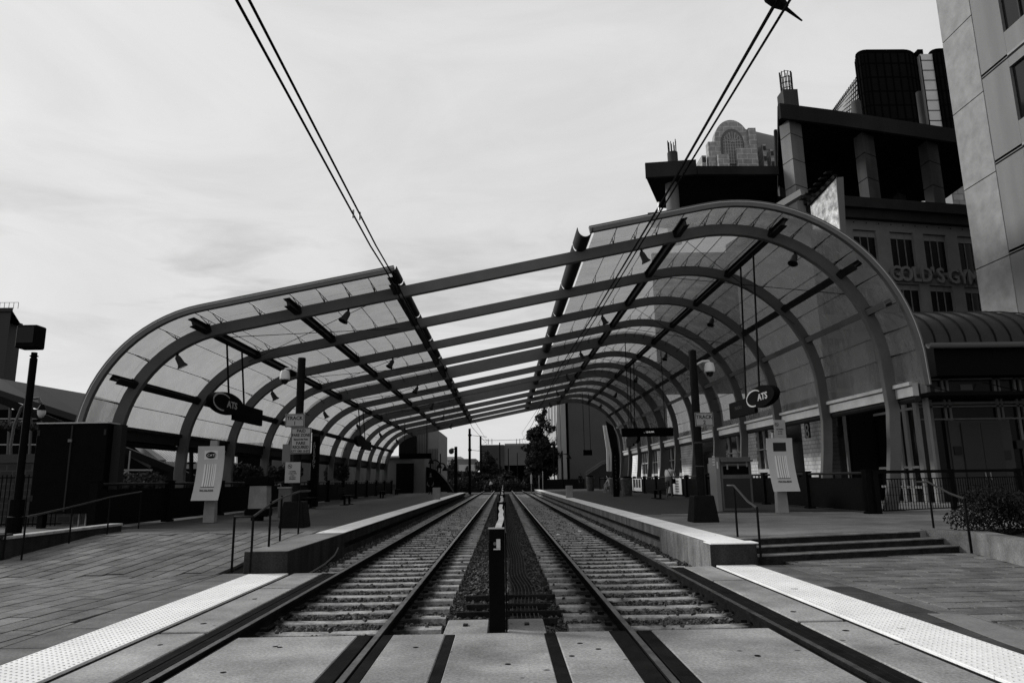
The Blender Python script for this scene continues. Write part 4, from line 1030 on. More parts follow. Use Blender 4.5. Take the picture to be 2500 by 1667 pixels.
MB().box(a.x-.03, b_.x+.03, p.y-.03, p.y+.43, a.z+.001, a.z+.05).build('top', GALV, t); MB().ring([(a.x+.05,p.y+.1,a.z+.05),(a.x+.04,p.y+.05,a.z+.16),(a.x-.03,p.y,a.z+.13)], .018, 6).build('spout', GALV, t)
# ticket machine on the right
p = pz(1800,1247,PZT); t = thing('ticket_machine', 'grey ticket machine with dark recessed front on the right platform', 'ticket machine', p)
a = PY(1747,1116,p.y); b_ = PY(1832,1116,p.y); w_ = b_.x-a.x; zt_ = a.z
MB().box(a.x+.12, b_.x, p.y, p.y+.8, PZT, zt_).build('cabinet', mat('machine_grey', .085, .5, .1, 3), t, bevel=.02)
MB().box(a.x+.22, b_.x-.10, p.y-.012, p.y-.001, 1.55, zt_-.30).build('screen_recess', BLKF, t)
MB().box(a.x+.30, b_.x-.16, p.y-.02, p.y-.013, 1.86, 1.90).build('slot_trim', mat('machine_trim', .2, .5), t)
for xx, zz in ((.34,1.72),(.70,1.74),(1.0,1.8)): MB().box(a.x+xx, a.x+xx+.05, p.y-.022, p.y-.013, zz, zz+.17).build('slot', mat('machine_slot', .3, .5), t)
MB().box(a.x+.2, b_.x-.08, p.y-.012, p.y-.001, PZT+.1, 1.42).build('lower_panel', mat('machine_dark', .03, .5), t)
MB().box(a.x+.14, b_.x-.02, p.y-.25, p.y-.001, zt_-.16, zt_-.1).build('hood', mat('machine_grey', .085), t)
MB().box(a.x-.03, a.x+.10, p.y-.05, p.y+.75, PZT, zt_).build('side_cheek', mat('machine_side', .17, .5), t)
MB().box(a.x-.0, a.x+.05, p.y-.056, p.y-.051, 1.75, zt_-.15).build('side_lamp', mat('machine_label', .5, .5), t)
for i in range(4): MB().box(a.x-.12, a.x-.04, p.y-.03, p.y-.02, 1.86+.09*i, 1.9+.09*i).build('label_strip', mat('machine_label', .5), t)
p = pz(1746,1215,PZT); t = thing('validator_box', 'grey ticket validator box on a column beside the ticket machine', 'validator', p)
MB().box(p.x-.12, p.x+.18, p.y, p.y+.3, PZT, 1.7).build('column', mat('machine_side', .17), t); MB().box(p.x-.2, p.x+.25, p.y-.05, p.y+.35, 1.701, 2.2).build('head', mat('machine_grey', .085), t)
# trash bags and cans on the right platform
def can(lab, px, yb_, hpx, wpx, m, seed):
    p = pz(px, yb_, PZT); k = p.y/FPX*1.0; h = hpx*k; r = wpx*k/2; random.seed(seed)
    t = thing('rubbish_bin', lab, 'rubbish bin', p, 'rubbish bins on the right platform')
    mb = MB(); n = 18; rings = []
    for j, (f, rr) in enumerate(((0,.80),(.08,.86),(.3,.9),(.55,.96),(.8,1.0),(.86,1.06),(.9,1.0))):
        for i in range(n):
            a = 2*PI*i/n; q = rr*r*(1+random.uniform(-.04,.04)*(j > 1)); mb.v.append((p.x+q*math.cos(a), p.y+q*math.sin(a), PZT+h*f))
    for j in range(6):
        for i in range(n): i2 = (i+1) % n; mb.f.append((j*n+i, j*n+i2, (j+1)*n+i2, (j+1)*n+i))
    mb.f.append(tuple(range(n))); mb.f.append(tuple(6*n+i for i in range(n))); mb.build('bag_liner', m, t, smooth=True)
    MB().ring([(p.x,p.y,PZT+h*.9),(p.x,p.y,PZT+h)], [r*.97, r*.7], 14).build('lid', BLKF, t, smooth=True)
BAG = mat('bag_translucent', .10, .3, .4, 7, .6, 14)
can('tall bagged rubbish bin left of the paired bins', 1442, 1198, 36, 20, BAG, 1)
can('left one of the paired bagged rubbish bins', 1502, 1207, 44, 27, BAG, 2)
can('right one of the paired bagged rubbish bins', 1531, 1210, 46, 27, BAG, 3)
# benches
def bench(lab, c, ln_, ry):
    x, y = c; t = thing('bench', lab, 'bench', (x, y, PZT), 'black platform benches')
    for i in range(4): MB().box(x-.24+.12*i, x-.14+.12*i, y-ln_/2, y+ln_/2, PZT+.44, PZT+.48).build('seat_slat', BLK, t)
    for i in range(3): MB().box(x+ry*.27-.02, x+ry*.27+.02, y-ln_/2, y+ln_/2, PZT+.56+.12*i, PZT+.65+.12*i).build('back_slat', BLK, t)
    for yy_ in (y-ln_*.3, y+ln_*.3):
        MB().box(x-.05, x+.05, yy_-.05, yy_+.05, PZT, PZT+.439).build('leg', BLK, t); MB().box(x-.22, x+.22, yy_-.06, yy_+.06, PZT, PZT+.03).build('foot_plate', BLK, t)
    return t
for i, (px, py, lab) in enumerate(((750,1241,'black bench just behind the call pole'), (847,1232,'second black bench by the left fence'), (932,1215,'third black bench by the left fence'), (968,1207,'farthest black bench by the left fence'))):
    p = pz(px, py, PZT); bench(lab, (max(p.x, -10.0), p.y), 1.9, -1)
p = pz(1606,1217,PZT); bench('black bench in front of the bending person', (p.x, p.y), 2.2, 1)
# news boxes on the left
for (x0,x1,y0,y1,lab) in ((792,826,1183,1219,'grey newspaper box with pale card by the left fence'), (890,910,1182,1208,'farther newspaper box with pale card by the left fence')):
    p = pz((x0+x1)/2, y1+1, PZT); a = PY(x0, y0, p.y); b_ = PY(x1, y1, p.y); t = thing('newspaper_box', lab, 'newspaper box', p)
    MB().box(a.x, b_.x, p.y, p.y+.45, PZT+.15, a.z).build('cabinet', mat('newsbox', .04, .5), t, bevel=.02); MB().box(a.x+.1, b_.x-.1, p.y+.1, p.y+.35, PZT, PZT+.149).build('foot', BLK, t)
    w_ = b_.x-a.x; h = a.z-PZT; MB().box(a.x+w_*.08, a.x+w_*.72, p.y-.012, p.y-.001, PZT+h*.62, PZT+h*.86).build('card', mat('news_card', .16, .6), t)
    for f in (.2, .38): MB().box(a.x+w_*.08, a.x+w_*.72, p.y-.01, p.y-.001, PZT+h*f, PZT+h*(f+.05)).build('rule', mat('news_card', .16), t)
# far kiosk on left end and small tall block
p = pz(1015,1200,PZT); bin_('litter bin with black hood at the far end of the left platform', (p.x, p.y), .9, .12)
# small litter scraps
for i, (px, py) in enumerate(((1415,1298),(1362,1306),(1118,1206),(1145,1208))):
    p = PZ(px, py, -.12); q = MB().add([p+Vector((-.05,-.03,0)), p+Vector((.05,-.02,.02)), p+Vector((.06,.05,.03)), p+Vector((-.03,.04,.05)), p+Vector((0,0,-.01))], [(0,1,4),(1,2,4),(2,3,4),(3,0,4),(0,1,2,3)])
    tag(q.build('paper_scrap', mat('scrap', .6, .8), None), ['crumpled white paper on the sleepers of the right track, nearer one','small white scrap farther up the right track','white scrap near the left far rails','white scrap by the far end of the left track'][i], 'litter')
# ================================================================== BIRD on the right wire
bp = Vector((2.0, 0, 4.8)); bp.y = PX(1893, 10, 2.0).y
t = thing('bird', 'dark long-tailed bird perched on the thick wire above the right track', 'bird', bp)
mb = MB().ring([bp+Vector(v) for v in ((-.115,-.06,.115),(-.10,-.05,.125),(-.06,-.03,.10),(-.02,0,.065),(.03,.02,.03),(.075,.035,.005),(.10,.045,-.01))], [.012,.034,.052,.058,.048,.028,.014], 14)
mb.build('body', BLK, t, smooth=True)
MB().ring([bp+Vector(v) for v in ((-.155,-.075,.15),(-.145,-.07,.158),(-.12,-.06,.155),(-.095,-.05,.135)) ], [.008,.026,.033,.022], 12).build('head', BLK, t, smooth=True)
MB().ring([bp+Vector((-.150,-.075,.155)), bp+Vector((-.19,-.085,.145))], [.01,.002], 6).build('beak', BLK, t)
MB().beam(bp+Vector((.07,.035,.008)), bp+Vector((.215,.07,-.085)), .034, .010, w2=.012, h2=.004).build('tail', BLK, t)
for s in (-1, 1):
    MB().ring([bp+Vector((-.03, s*.05, .09)), bp+Vector((.03, s*.045+.02, .05)), bp+Vector((.10, s*.02+.04, .0))], [.012,.022,.006], 8).build('wing', mat('bird_wing', .02, .6), t, smooth=True)
    MB().ring([bp+Vector((0, s*.018, .03)), bp+Vector((.004, s*.018, .008))], .005, 5).build('leg', BLK, t)
# ================================================================== PEOPLE
def person(lab, pos, rz, J, R, colors, extra=None, scale=1.0):
    """J joints dict (local metres), bones list; one continuous skinned body"""
    names = list(J); idx = {n: i for i, n in enumerate(names)}
    E_ = [('pelvis','belly'),('belly','chest'),('chest','neck'),('neck','head0'),('head0','head1'),
          ('pelvis','hipL'),('hipL','kneeL'),('kneeL','ankL'),('ankL','toeL'),('pelvis','hipR'),('hipR','kneeR'),('kneeR','ankR'),('ankR','toeR'),
          ('chest','shL'),('shL','elL'),('elL','wrL'),('wrL','haL'),('chest','shR'),('shR','elR'),('elR','wrR'),('wrR','haR')]
    me = bpy.data.meshes.new('person_body'); me.from_pydata([Vector(J[n])*scale for n in names], [(idx[a], idx[b_]) for a, b_ in E_], [])
    o = bpy.data.objects.new('tmp', me); COL.objects.link(o)
    sk = o.modifiers.new('s', 'SKIN'); sk.use_smooth_shade = True
    for n in names:
        v = me.skin_vertices[0].data[idx[n]]; r = R.get(n, .05)*scale; v.radius = (r, r*(.75 if n in ('pelvis','belly','chest') else 1)) if not isinstance(R.get(n), tuple) else tuple(q*scale for q in R[n]); v.use_root = (n == 'pelvis')
    ss = o.modifiers.new('b', 'SUBSURF'); ss.levels = 2; ss.render_levels = 2
    dg = bpy.context.evaluated_depsgraph_get(); dg.update(); m2 = bpy.data.meshes.new_from_object(o.evaluated_get(dg)); bpy.data.objects.remove(o)
    m2.materials.clear(); cm = [mat('person_'+k, v, .85, .12, 20) for k, v in colors]
    for c in cm: m2.materials.append(c)
    cols = [k for k, _ in colors]
    Jv = {n: Vector(J[n])*scale for n in names}
    region = {'head0':'skin','head1':'skin','neck':'skin','wrL':'skin','haL':'skin','wrR':'skin','haR':'skin','elL':'arm','elR':'arm','shL':'top','shR':'top','chest':'top','belly':'top','pelvis':'leg','hipL':'leg','hipR':'leg','kneeL':'leg','kneeR':'leg','ankL':'shin','ankR':'shin','toeL':'shoe','toeR':'shoe'}
    tone = {'skin': 0, 'top': 1, 'arm': colors_arm(cols), 'leg': 2, 'shin': 3 if 'bare' in ''.join(cols) else 2, 'shoe': len(cols)-1}
    tone['shin'] = next((i for i, c in enumerate(cols) if 'shin' in c), 2)
    for p in m2.polygons:
        c = p.center; n = min(Jv, key=lambda k: (Jv[k]-c).length); p.material_index = tone[region[n]]; p.use_smooth = True
    t = thing('person', lab, 'person', pos); t.rotation_euler = (0, 0, rz)
    b_ = bpy.data.objects.new('body', m2); COL.objects.link(b_); b_.parent = t; ORG[b_.name] = (0,0,0)
    hd = (Jv['head0']+Jv['head1'])/2; upd = (Jv['head1']-Jv['head0']).normalized()
    # head with face, hair
    fwd_ = Vector((0,-1,0)); fwd_ = (fwd_-upd*fwd_.dot(upd)).normalized(); sd_ = fwd_.cross(upd)
    M = Matrix((sd_, -fwd_, upd)).transposed()
    def blob(name, c, r3, m, n=12):
        mb = MB()
        for j in range(n//2+1):
            ph = PI*j/(n//2)
            for i in range(n): th = 2*PI*i/n; mb.v.append(Vector(c)+M @ Vector((r3[0]*math.sin(ph)*math.cos(th), r3[1]*math.sin(ph)*math.sin(th), r3[2]*math.cos(ph))))
        for j in range(n//2):
            for i in range(n): i2 = (i+1) % n; mb.f.append((j*n+i, j*n+i2, (j+1)*n+i2, (j+1)*n+i))
        oo = mb.build(name, m, None, smooth=True); oo.parent = t; return oo
    blob('head', hd, (.078*scale,.095*scale,.12*scale), cm[0])
    blob('hair', hd-fwd_*.02*scale+upd*.022*scale, (.086*scale,.095*scale,.115*scale), mat('hair_dark', .012, .7))
    blob('nose', hd+fwd_*.098*scale, (.012,.018,.02), cm[0], 8)
    for s in (-1, 1): blob('ear', hd+sd_*s*.08*scale, (.012,.02,.03), cm[0], 8); blob('eye', hd+fwd_*.088*scale+sd_*s*.03*scale+upd*.012, (.01,.008,.008), mat('eye_dark', .01, .3), 8)
    for s, hn, wn in (('L','haL','wrL'), ('R','haR','wrR')):
        h = Jv[hn]; d = (Jv[hn]-Jv[wn]).normalized(); a = d.cross(Vector((0,1,0))); a = a.normalized() if a.length > .1 else Vector((1,0,0)); b2 = d.cross(a)
        for k in range(4):
            st_ = h+a*(-.024+.016*k); q = st_+d*(.04+.006*(1-abs(k-1.5))); e = q+d*.025+b2*.02
            oo = MB().ring([st_, q, e], [.008,.008,.006], 6).build('finger', cm[0], None, smooth=True); oo.parent = t
        st_ = h-a*.03-d*.03; oo = MB().ring([st_, st_-a*.02+d*.03, st_-a*.02+d*.05+b2*.015], [.010,.009,.007], 6).build('thumb', cm[0], None, smooth=True); oo.parent = t
    return t
def colors_arm(cols): return next((i for i, c in enumerate(cols) if 'arm' in c), 0)
RR = dict(pelvis=.155, belly=.145, chest=.16, neck=.055, head0=.07, head1=.06, hipL=.10, hipR=.10, kneeL=.062, kneeR=.062, ankL=.04, ankR=.04, toeL=.04, toeR=.04, shL=.062, shR=.062, elL=.042, elR=.042, wrL=.028, wrR=.028, haL=.038, haR=.038)
def pose(**kw):
    J = dict(pelvis=(0,0,.95), belly=(0,0,1.12), chest=(0,0,1.34), neck=(0,0,1.49), head0=(0,-.01,1.56), head1=(0,-.01,1.68),
             hipL=(.10,0,.88), kneeL=(.11,-.02,.50), ankL=(.11,.02,.09), toeL=(.12,-.14,.045), hipR=(-.10,0,.88), kneeR=(-.11,-.02,.50), ankR=(-.11,.02,.09), toeR=(-.12,-.14,.045),
             shL=(.19,0,1.41), elL=(.25,.02,1.12), wrL=(.25,-.05,.87), haL=(.25,-.08,.79), shR=(-.19,0,1.41), elR=(-.25,.02,1.12), wrR=(-.25,-.05,.87), haR=(-.25,-.08,.79))
    J.update(kw); return J
# bending person seen from behind on the right platform (faces away and right)
p = Vector((PY(1634,1190,41).x, 41, PZT))
bend = pose(belly=(0,-.08,1.12), chest=(.0,-.26,1.32), neck=(0,-.42,1.40), head0=(0,-.48,1.42), head1=(0,-.57,1.44),
            shL=(.19,-.30,1.36), elL=(.27,-.42,1.12), wrL=(.20,-.60,1.02), haL=(.17,-.67,1.0), shR=(-.19,-.30,1.36), elR=(-.27,-.42,1.12), wrR=(-.20,-.60,1.02), haR=(-.17,-.67,1.0))
P1 = person('person in pale shirt with dark shoulder strap bending over by the right fence', p, math.radians(155), bend, dict(RR, pelvis=.19, belly=.19, chest=.20, hipL=.12, hipR=.12),
       [('skin_mid', .12), ('shirt_pale', .42), ('trousers_grey', .12), ('shin_grey', .16), ('shoe_dark', .03), ('arm_pale', .40)], scale=1.12)
o = MB().ring([(.13,-.14,1.62),(.05,.05,1.60),(-.06,.12,1.45),(-.18,.16,1.22),(-.26,.1,1.05)], .018, 6).build('strap', BLKF, None); o.parent = P1
o = MB().box(-.38, -.20, -.05, .18, .78, 1.06).build('shoulder_bag', BLKF, None, bevel=.03); o.parent = P1
# standing dark figure
p = pz(1418,1192,PZT); person('dark clothed person standing near the far stair wall', p, math.radians(20), pose(), RR, [('skin_dark', .04), ('coat_dark', .012), ('trousers_dark', .010), ('shoe_dark2', .01), ('arm_dark', .012)], scale=1.05)
# seated person behind the bins
p = pz(1482,1203,PZT)
sit = pose(pelvis=(0,0,.52), belly=(0,-.03,.70), chest=(0,-.12,.92), neck=(0,-.2,1.06), head0=(0,-.23,1.13), head1=(0,-.25,1.25),
           hipL=(.10,-.05,.50), kneeL=(.13,-.45,.52), ankL=(.12,-.42,.09), toeL=(.12,-.56,.045), hipR=(-.10,-.05,.50), kneeR=(-.13,-.45,.52), ankR=(-.12,-.42,.09), toeR=(-.12,-.56,.045),
           shL=(.19,-.12,.99), elL=(.25,-.25,.74), wrL=(.14,-.42,.62), haL=(.11,-.48,.60), shR=(-.19,-.12,.99), elR=(-.25,-.25,.74), wrR=(-.14,-.42,.62), haR=(-.11,-.48,.60))
person('seated person in pale shirt and shorts half hidden behind the paired bins', p+Vector((.3,0,0)), math.radians(-70), sit, RR, [('skin_light', .34), ('shirt_pale2', .42), ('shorts_pale', .38), ('shin_bare', .2), ('shoe_dark', .03), ('arm_pale2', .35)], scale=1.05)
q = p+Vector((.3,0,0)); t = thing('stool_block', 'low dark block the seated person sits on', 'seat', q); MB().box(q.x-.05, q.x+.35, q.y-.3, q.y+.3, PZT, PZT+.40).build('block', BLKF, t)
# white shirted person stepping over the left track, leaning
p = PZ(1202,1199,-.05)
walk = pose(belly=(0,-.10,1.10), chest=(0,-.28,1.26), neck=(0,-.40,1.36), head0=(0,-.45,1.41), head1=(0,-.52,1.50), kneeL=(.11,-.15,.52), ankL=(.11,-.02,.09), toeL=(.12,-.18,.045), kneeR=(-.11,.06,.50), ankR=(-.11,.28,.14), toeR=(-.12,.18,.05),
            shL=(.19,-.26,1.32), elL=(.22,-.30,1.02), wrL=(.20,-.40,.78), haL=(.2,-.44,.70), shR=(-.19,-.26,1.32), elR=(-.22,-.30,1.02), wrR=(-.20,-.42,.80), haR=(-.2,-.46,.72))
person('person in white shirt and dark trousers leaning forward on the left track', p, math.radians(-75), walk, RR, [('skin_dark', .04), ('shirt_white', .62), ('trousers_dark', .010), ('shoe_dark2', .01), ('arm_white', .55)], scale=1.02)
p = pz(1051,1207,PZT); person('dark clothed person standing at the far end of the left platform', p, 0, pose(), RR, [('skin_mid', .12), ('coat_black', .008), ('trousers_dark', .010), ('shoe_dark2', .01), ('arm_dark', .012)], scale=1.05)
# ================================================================== VEGETATION
LEAF = mat('leaf_dark', .030, .7, .5, 2.5); LEAF2 = mat('leaf_mid', .055, .7, .5, 2.5); BARK = mat('bark', .02, .9, .4, 4)
def crown(blobs, n, size, hole=.35):
    mb = MB(); tot = sum(b_[3]*b_[4]*b_[5] for b_ in blobs)
    for bx, by, bz, rx, ry, rz_ in blobs:
        k = int(n*rx*ry*rz_/tot)
        for _ in range(k):
            v = Vector((random.gauss(0,1), random.gauss(0,1), random.gauss(0,1))).normalized()*(random.random()**.45)
            p = Vector((bx+v.x*rx, by+v.y*ry, bz+v.z*rz_))
            if mnoise.noise(p*(1.3/max(.5, rx*.5))) < -hole*.6 and v.length > .55: continue
            a = Vector((random.gauss(0,1), random.gauss(0,1), random.gauss(0,1))).normalized(); b2 = a.orthogonal().normalized(); s_ = size*random.uniform(.6,1.4)
            c = a.cross(b2); mb.add([p-b2*s_*.5, p+c*s_*.32+b2*s_*.05, p+b2*s_*.6, p-c*s_*.32+b2*s_*.05], [(0,1,2,3)])
    return mb
def tree(lab, base, h, r, n, size, m=LEAF, seed=1, group=None, low=.28, cat='tree'):
    random.seed(seed); x, y, z = base; t = thing('tree', lab, cat, base, group)
    MB().ring([(x,y,z),(x+.05*r,y,z+h*.3),(x-.03*r,y,z+h*.6),(x,y,z+h*.85)], [h*.022,h*.016,h*.011,h*.004], 8).build('trunk', BARK, t, smooth=True)
    lim = MB()
    for i in range(7):
        a = random.uniform(0, 2*PI); zz = z+h*random.uniform(.3,.7); lim.ring([(x,y,zz), (x+math.cos(a)*r*.35, y+math.sin(a)*r*.35, zz+h*.10), (x+math.cos(a)*r*.7, y+math.sin(a)*r*.7, zz+h*.16)], [h*.008,h*.005,h*.002], 5)
    lim.build('limbs', BARK, t)
    bl = []
    wd_ = (.60,.86,1.0,.92,1.0,.95,.78,.80,.60,.42,.40,.26)
    for i, wf in enumerate(wd_):
        f = i/11; zz = z+h*(low+(.97-low)*f)
        for q in range(3):
            a = random.uniform(0, 2*PI); rr = r*wf*random.uniform(.34,.58)
            bl.append((x+math.cos(a)*r*wf*.52, y+math.sin(a)*r*.4, zz+random.uniform(-.03,.03)*h, rr, rr, h*random.uniform(.05,.085)))
    crown(bl, n, size, .5).build('crown', m, t)
    return t
def from_px(xc, ytop, ybase, wpx, Y, lab, n, size, **kw):
    b_ = PY(xc, ybase, Y); h = PY(xc, ytop, Y).z-b_.z; r = wpx/2*Y/FPX
    return tree(lab, (b_.x, b_.y, b_.z), h, r, n, size, **kw)
from_px(1330, 1000, 1200, 108, 96, 'tall dark leafy tree right of the tracks by the far grey building', 14000, .34, seed=3, low=.18)
from_px(1300, 1075, 1200, 50, 92, 'lower dark tree at the left foot of the tall tree', 5000, .3, seed=4, low=.15)
from_px(1190, 1103, 1185, 84, 150, 'wide dark tree in front of the far warehouse', 9000, .45, seed=5, low=.12)
from_px(1107, 1122, 1190, 44, 140, 'dark tree left of the far lamp pole', 4000, .42, seed=6, low=.1)
from_px(1086, 1130, 1190, 30, 130, 'small dark tree beside the far escalator cover', 2600, .4, seed=7, low=.1)
from_px(1140, 1140, 1190, 30, 135, 'slim dark tree right of the far lamp pole', 2600, .4, seed=8, low=.1)
from_px(1160, 1150, 1190, 60, 120, 'low dark shrubs under the wide tree', 3500, .4, seed=9, low=.05, cat='shrub')
from_px(1240, 1150, 1192, 60, 118, 'low dark shrubs behind the leaning person', 3500, .4, seed=10, low=.05, cat='shrub')
def shrub(lab, blobs, n, size, base, m=LEAF, seed=11):
    random.seed(seed); t = thing('shrub', lab, 'shrub', base)
    st_ = MB()
    for b_ in blobs: st_.ring([base, (b_[0], b_[1], b_[2])], [.02,.008], 5)
    st_.build('stems', BARK, t); crown(blobs, n, size, .5).build('foliage', m, t); return t
b0 = PZ(2500,1290,.42)
shrub('dark bushy shrub in the planter at the right', [(b0.x+.2,b0.y+.5,.72,1.0,.8,.42),(b0.x-.75,b0.y+.35,.58,.5,.5,.25),(b0.x+1.0,b0.y+.3,.7,.9,.8,.42),(b0.x+1.9,b0.y+.2,.75,.9,.8,.5),(b0.x-.2,b0.y+.6,.95,.5,.5,.3)], 17000, .052, (b0.x, b0.y+.5, .25), mat('leaf_shrub', .016, .8, .6, 9), 12)
for (x0, x1, yt, yb_, Y, lab, sd_) in ((318,402,1150,1200,30,'leafy hedge plants behind the left fence near the first arch',13), (555,640,1128,1175,34,'dark shrub behind the left fence under the pale roof',14), (640,735,1125,1178,40,'dark shrub behind the TRACK 1 pole',15), (795,850,1130,1178,55,'dark shrub behind the far part of the left fence',16), (0,95,1028,1050,26,'leafy planting on top of the far left brick wall',17)):
    a = PY(x0, yt, Y); b_ = PY(x1, yb_, Y); w2 = b_.x-a.x; h = a.z-b_.z
    bl = [(a.x+w2*f, Y+random.uniform(-.3,.3), b_.z+h*random.uniform(.35,.6), w2*.16, .6, h*.42) for f in (.1,.25,.4,.55,.7,.88)]
    shrub(lab, bl, 3500, .12, ((a.x+b_.x)/2, Y, b_.z-.2), LEAF2 if sd_ in (13,17) else LEAF, sd_)
# ================================================================== BACKGROUND BUILDINGS
def quadslab(mb, pts, d):      # vertical/any polygon pts (3d) pushed by vector d
    n = len(pts); pts = [Vector(p) for p in pts]; vs = pts+[p+Vector(d) for p in pts]
    return mb.add(vs, [tuple(range(n)), tuple(reversed(range(n, 2*n)))] + [(i, i+n, (i+1)%n+n, (i+1)%n) for i in range(n)])
TOWER = mat('tower_precast', .215, .85, .19, 1.2, .12, 8); TOWER2 = mat('tower_precast_grey', .15, .85, .19, .35, .12, 8, streak=True)
# ---- pale precast tower at the right edge (faces the tracks)
X = 34.; t = thing('concrete_tower', 'pale precast office tower rising out of the frame on the right', 'tower', (X+8, 40, 0))
ya = PX(2329,300,X).y; yb_ = PX(2412,300,X).y; top = 75
zj = [PX(2338,70,X).z, PX(2366,252,X).z, PX(2394,442,X).z, PX(2422,641,X).z]; zj = sorted(zj); dz = (zj[-1]-zj[0])/3
zs = [zj[0]-dz*k for k in (2, 1)]+[zj[0]+dz*k for k in range(0, 12)]; zs = sorted(zs)
MB().box(X+.30, X+24, -2, ya, 0, zs[-1]).build('core_wall', TOWER2, t)
for i in range(len(zs)-1):
    MB().box(X, X+.29, yb_, ya, zs[i]+.03, zs[i+1]-.03).build('precast_panel', TOWER, t, bevel=.015)
# near windowed part, recessed .35 m; windows dark, double joints at floor lines
Xw = X+.02
zw_b = [PX(2447,82,Xw).z, PX(2481,298,Xw).z]; dzw = zw_b[0]-zw_b[1]
yl = PX(2441,30,Xw).y; bay = 4.4
for fl in range(-2, 7):
    zb2 = zw_b[1]+dzw*fl; zt2 = zb2+dzw*.60
    for k in range(0, 3):
        y1_ = yl-.0-k*bay; y0_ = y1_-2.9
        fo = MB(); fo.box(X+.24, X+.29, y0_, y1_, zb2, zt2); wo = fo.build('window', DGL, t)
        MB().box(X+.12, X+.235, (y0_+y1_)/2-.05, (y0_+y1_)/2+.05, zb2, zt2).build('mullion', mat('mullion_dark', .03, .5), wo)
        MB().box(X+.04, X+.29, y1_-bay+.012, y0_-.012, zb2-dzw*.28, zt2+dzw*.10).build('precast_pier', TOWER2, t)
        if k == 0: MB().box(X+.04, X+.29, y1_+.012, yb_-.03, zb2-dzw*.28, zt2+dzw*.10).build('precast_pier', TOWER2, t)
    MB().box(X+.04, X+.29, -2, yb_-.03, zt2+dzw*.13, zt2+dzw*.155).build('spandrel_band', TOWER, t)
    for k in range(0, 3):
        y1_ = yl-k*bay; y0_ = y1_-2.9
        MB().box(X+.04, X+.29, y0_-.0, y1_, zt2+.012, zt2+dzw*.10).build('precast_lintel', TOWER2, t); MB().box(X+.04, X+.29, y0_, y1_, zb2-dzw*.245, zb2-.012).build('precast_sill', TOWER2, t)
# ---- GOLD'S GYM building
FA = PY(2062,535,56.); FB = Vector((FA.x+22*math.cos(math.radians(11)), FA.y+22*math.sin(math.radians(11)), FA.z)); 
fd = (FB-FA).normalized(); fn = Vector((fd.y, -fd.x, 0))
STUC = mat('gym_stucco', .135, .9, .12, .8, .1, 20)
t = thing('gym_building', 'grey office building with tall paired windows and gym lettering behind the right canopy', 'building', FA)
def onf(px, py, off=0.):    # pixel -> point on the facade plane
    r = ray(px, py); P0 = FA+fn*off; k = (P0-CAMP).dot(fn)/r.dot(fn); return CAMP+r*k
ztop = FA.z; L0 = -3.4; L1 = 22
def fbox(mb, u0, u1, z0, z1, o0, o1):
    a, b_ = FA+fd*u0, FA+fd*u1; pts = [a+fn*o0, b_+fn*o0, b_+fn*o1, a+fn*o1]
    return mb.add([Vector((p.x,p.y,z0)) for p in pts]+[Vector((p.x,p.y,z1)) for p in pts], [(0,3,2,1),(4,5,6,7),(0,1,5,4),(1,2,6,5),(2,3,7,6),(3,0,4,7)])
def fu(px, py): p = onf(px, py); return (p-FA).dot(fd), p.z
fbox(MB(), L0, L1, 0, ztop, -.35, -12).build('core_wall', STUC, t)
# window columns: pixel x ranges at upper windows
cols = []
for xl_, xr_ in ((2084,2140), (2173,2230), (2254,2309), (2337,2394)): cols.append((fu(xl_, 580)[0], fu(xr_, 580)[0]))
w0 = cols[1][0]-cols[0][0]
while cols[0][0]-w0 > L0: cols.insert(0, (cols[0][0]-w0, cols[0][1]-w0))
rows = [(fu(2100,655)[1]+.0, fu(2086,560)[1]), (fu(2180,773)[1], fu(2180,692)[1])]
rows.append((rows[1][0]-6, rows[1][0]-1.2))
def wall_between(u0, u1, z0, z1):
    fbox(MB(), u0, u1, z0, z1, 0, -.34).build('wall_panel', STUC, t)
ed = [L0]+[v for c in cols for v in c]+[L1]
for i in range(0, len(ed)-1, 2):
    if ed[i+1]-ed[i] > .05: wall_between(ed[i], min(ed[i+1], L1), 0, ztop)
for (u0, u1) in cols:
    u1 = min(u1, L1)
    if u0 >= L1: continue
    wall_between(u0, u1, rows[0][1], ztop); wall_between(u0, u1, rows[1][1], rows[0][0]); wall_between(u0, u1, rows[2][1], rows[1][0])
    for zb2, zt2 in rows:
        wo = fbox(MB(), u0, u1, zb2, zt2, -.28, -.32).build('window', DGL, t)
        for f in (.35, .68): fbox(MB(), u0+(u1-u0)*f-.03, u0+(u1-u0)*f+.03, zb2, zt2, -.20, -.279).build('mullion', FRAMEG, wo)
        fbox(MB(), u0, u1, zt2-(zt2-zb2)*.16, zt2-.02, -.21, -.275).build('blind', mat('blind_grey', .16, .8), wo)
# cornice, dark
CORN = mat('cornice_dark', .02, .8, .2, 1)
fbox(MB(), L0-.4, L1+.4, ztop, ztop+.8, .5, -12.2).build('cornice', CORN, t); fbox(MB(), L0-.7, L1+.7, ztop+.805, ztop+1.7, .9, -12.5).build('parapet', CORN, t)
dots = MB()
for i in range(30): u = L0+.6+i*1.2; fbox(dots, u, u+.09, ztop-.28, ztop-.16, .015, 0)
tag(dots.build('bolt_heads', BLK, t), kind='stuff')
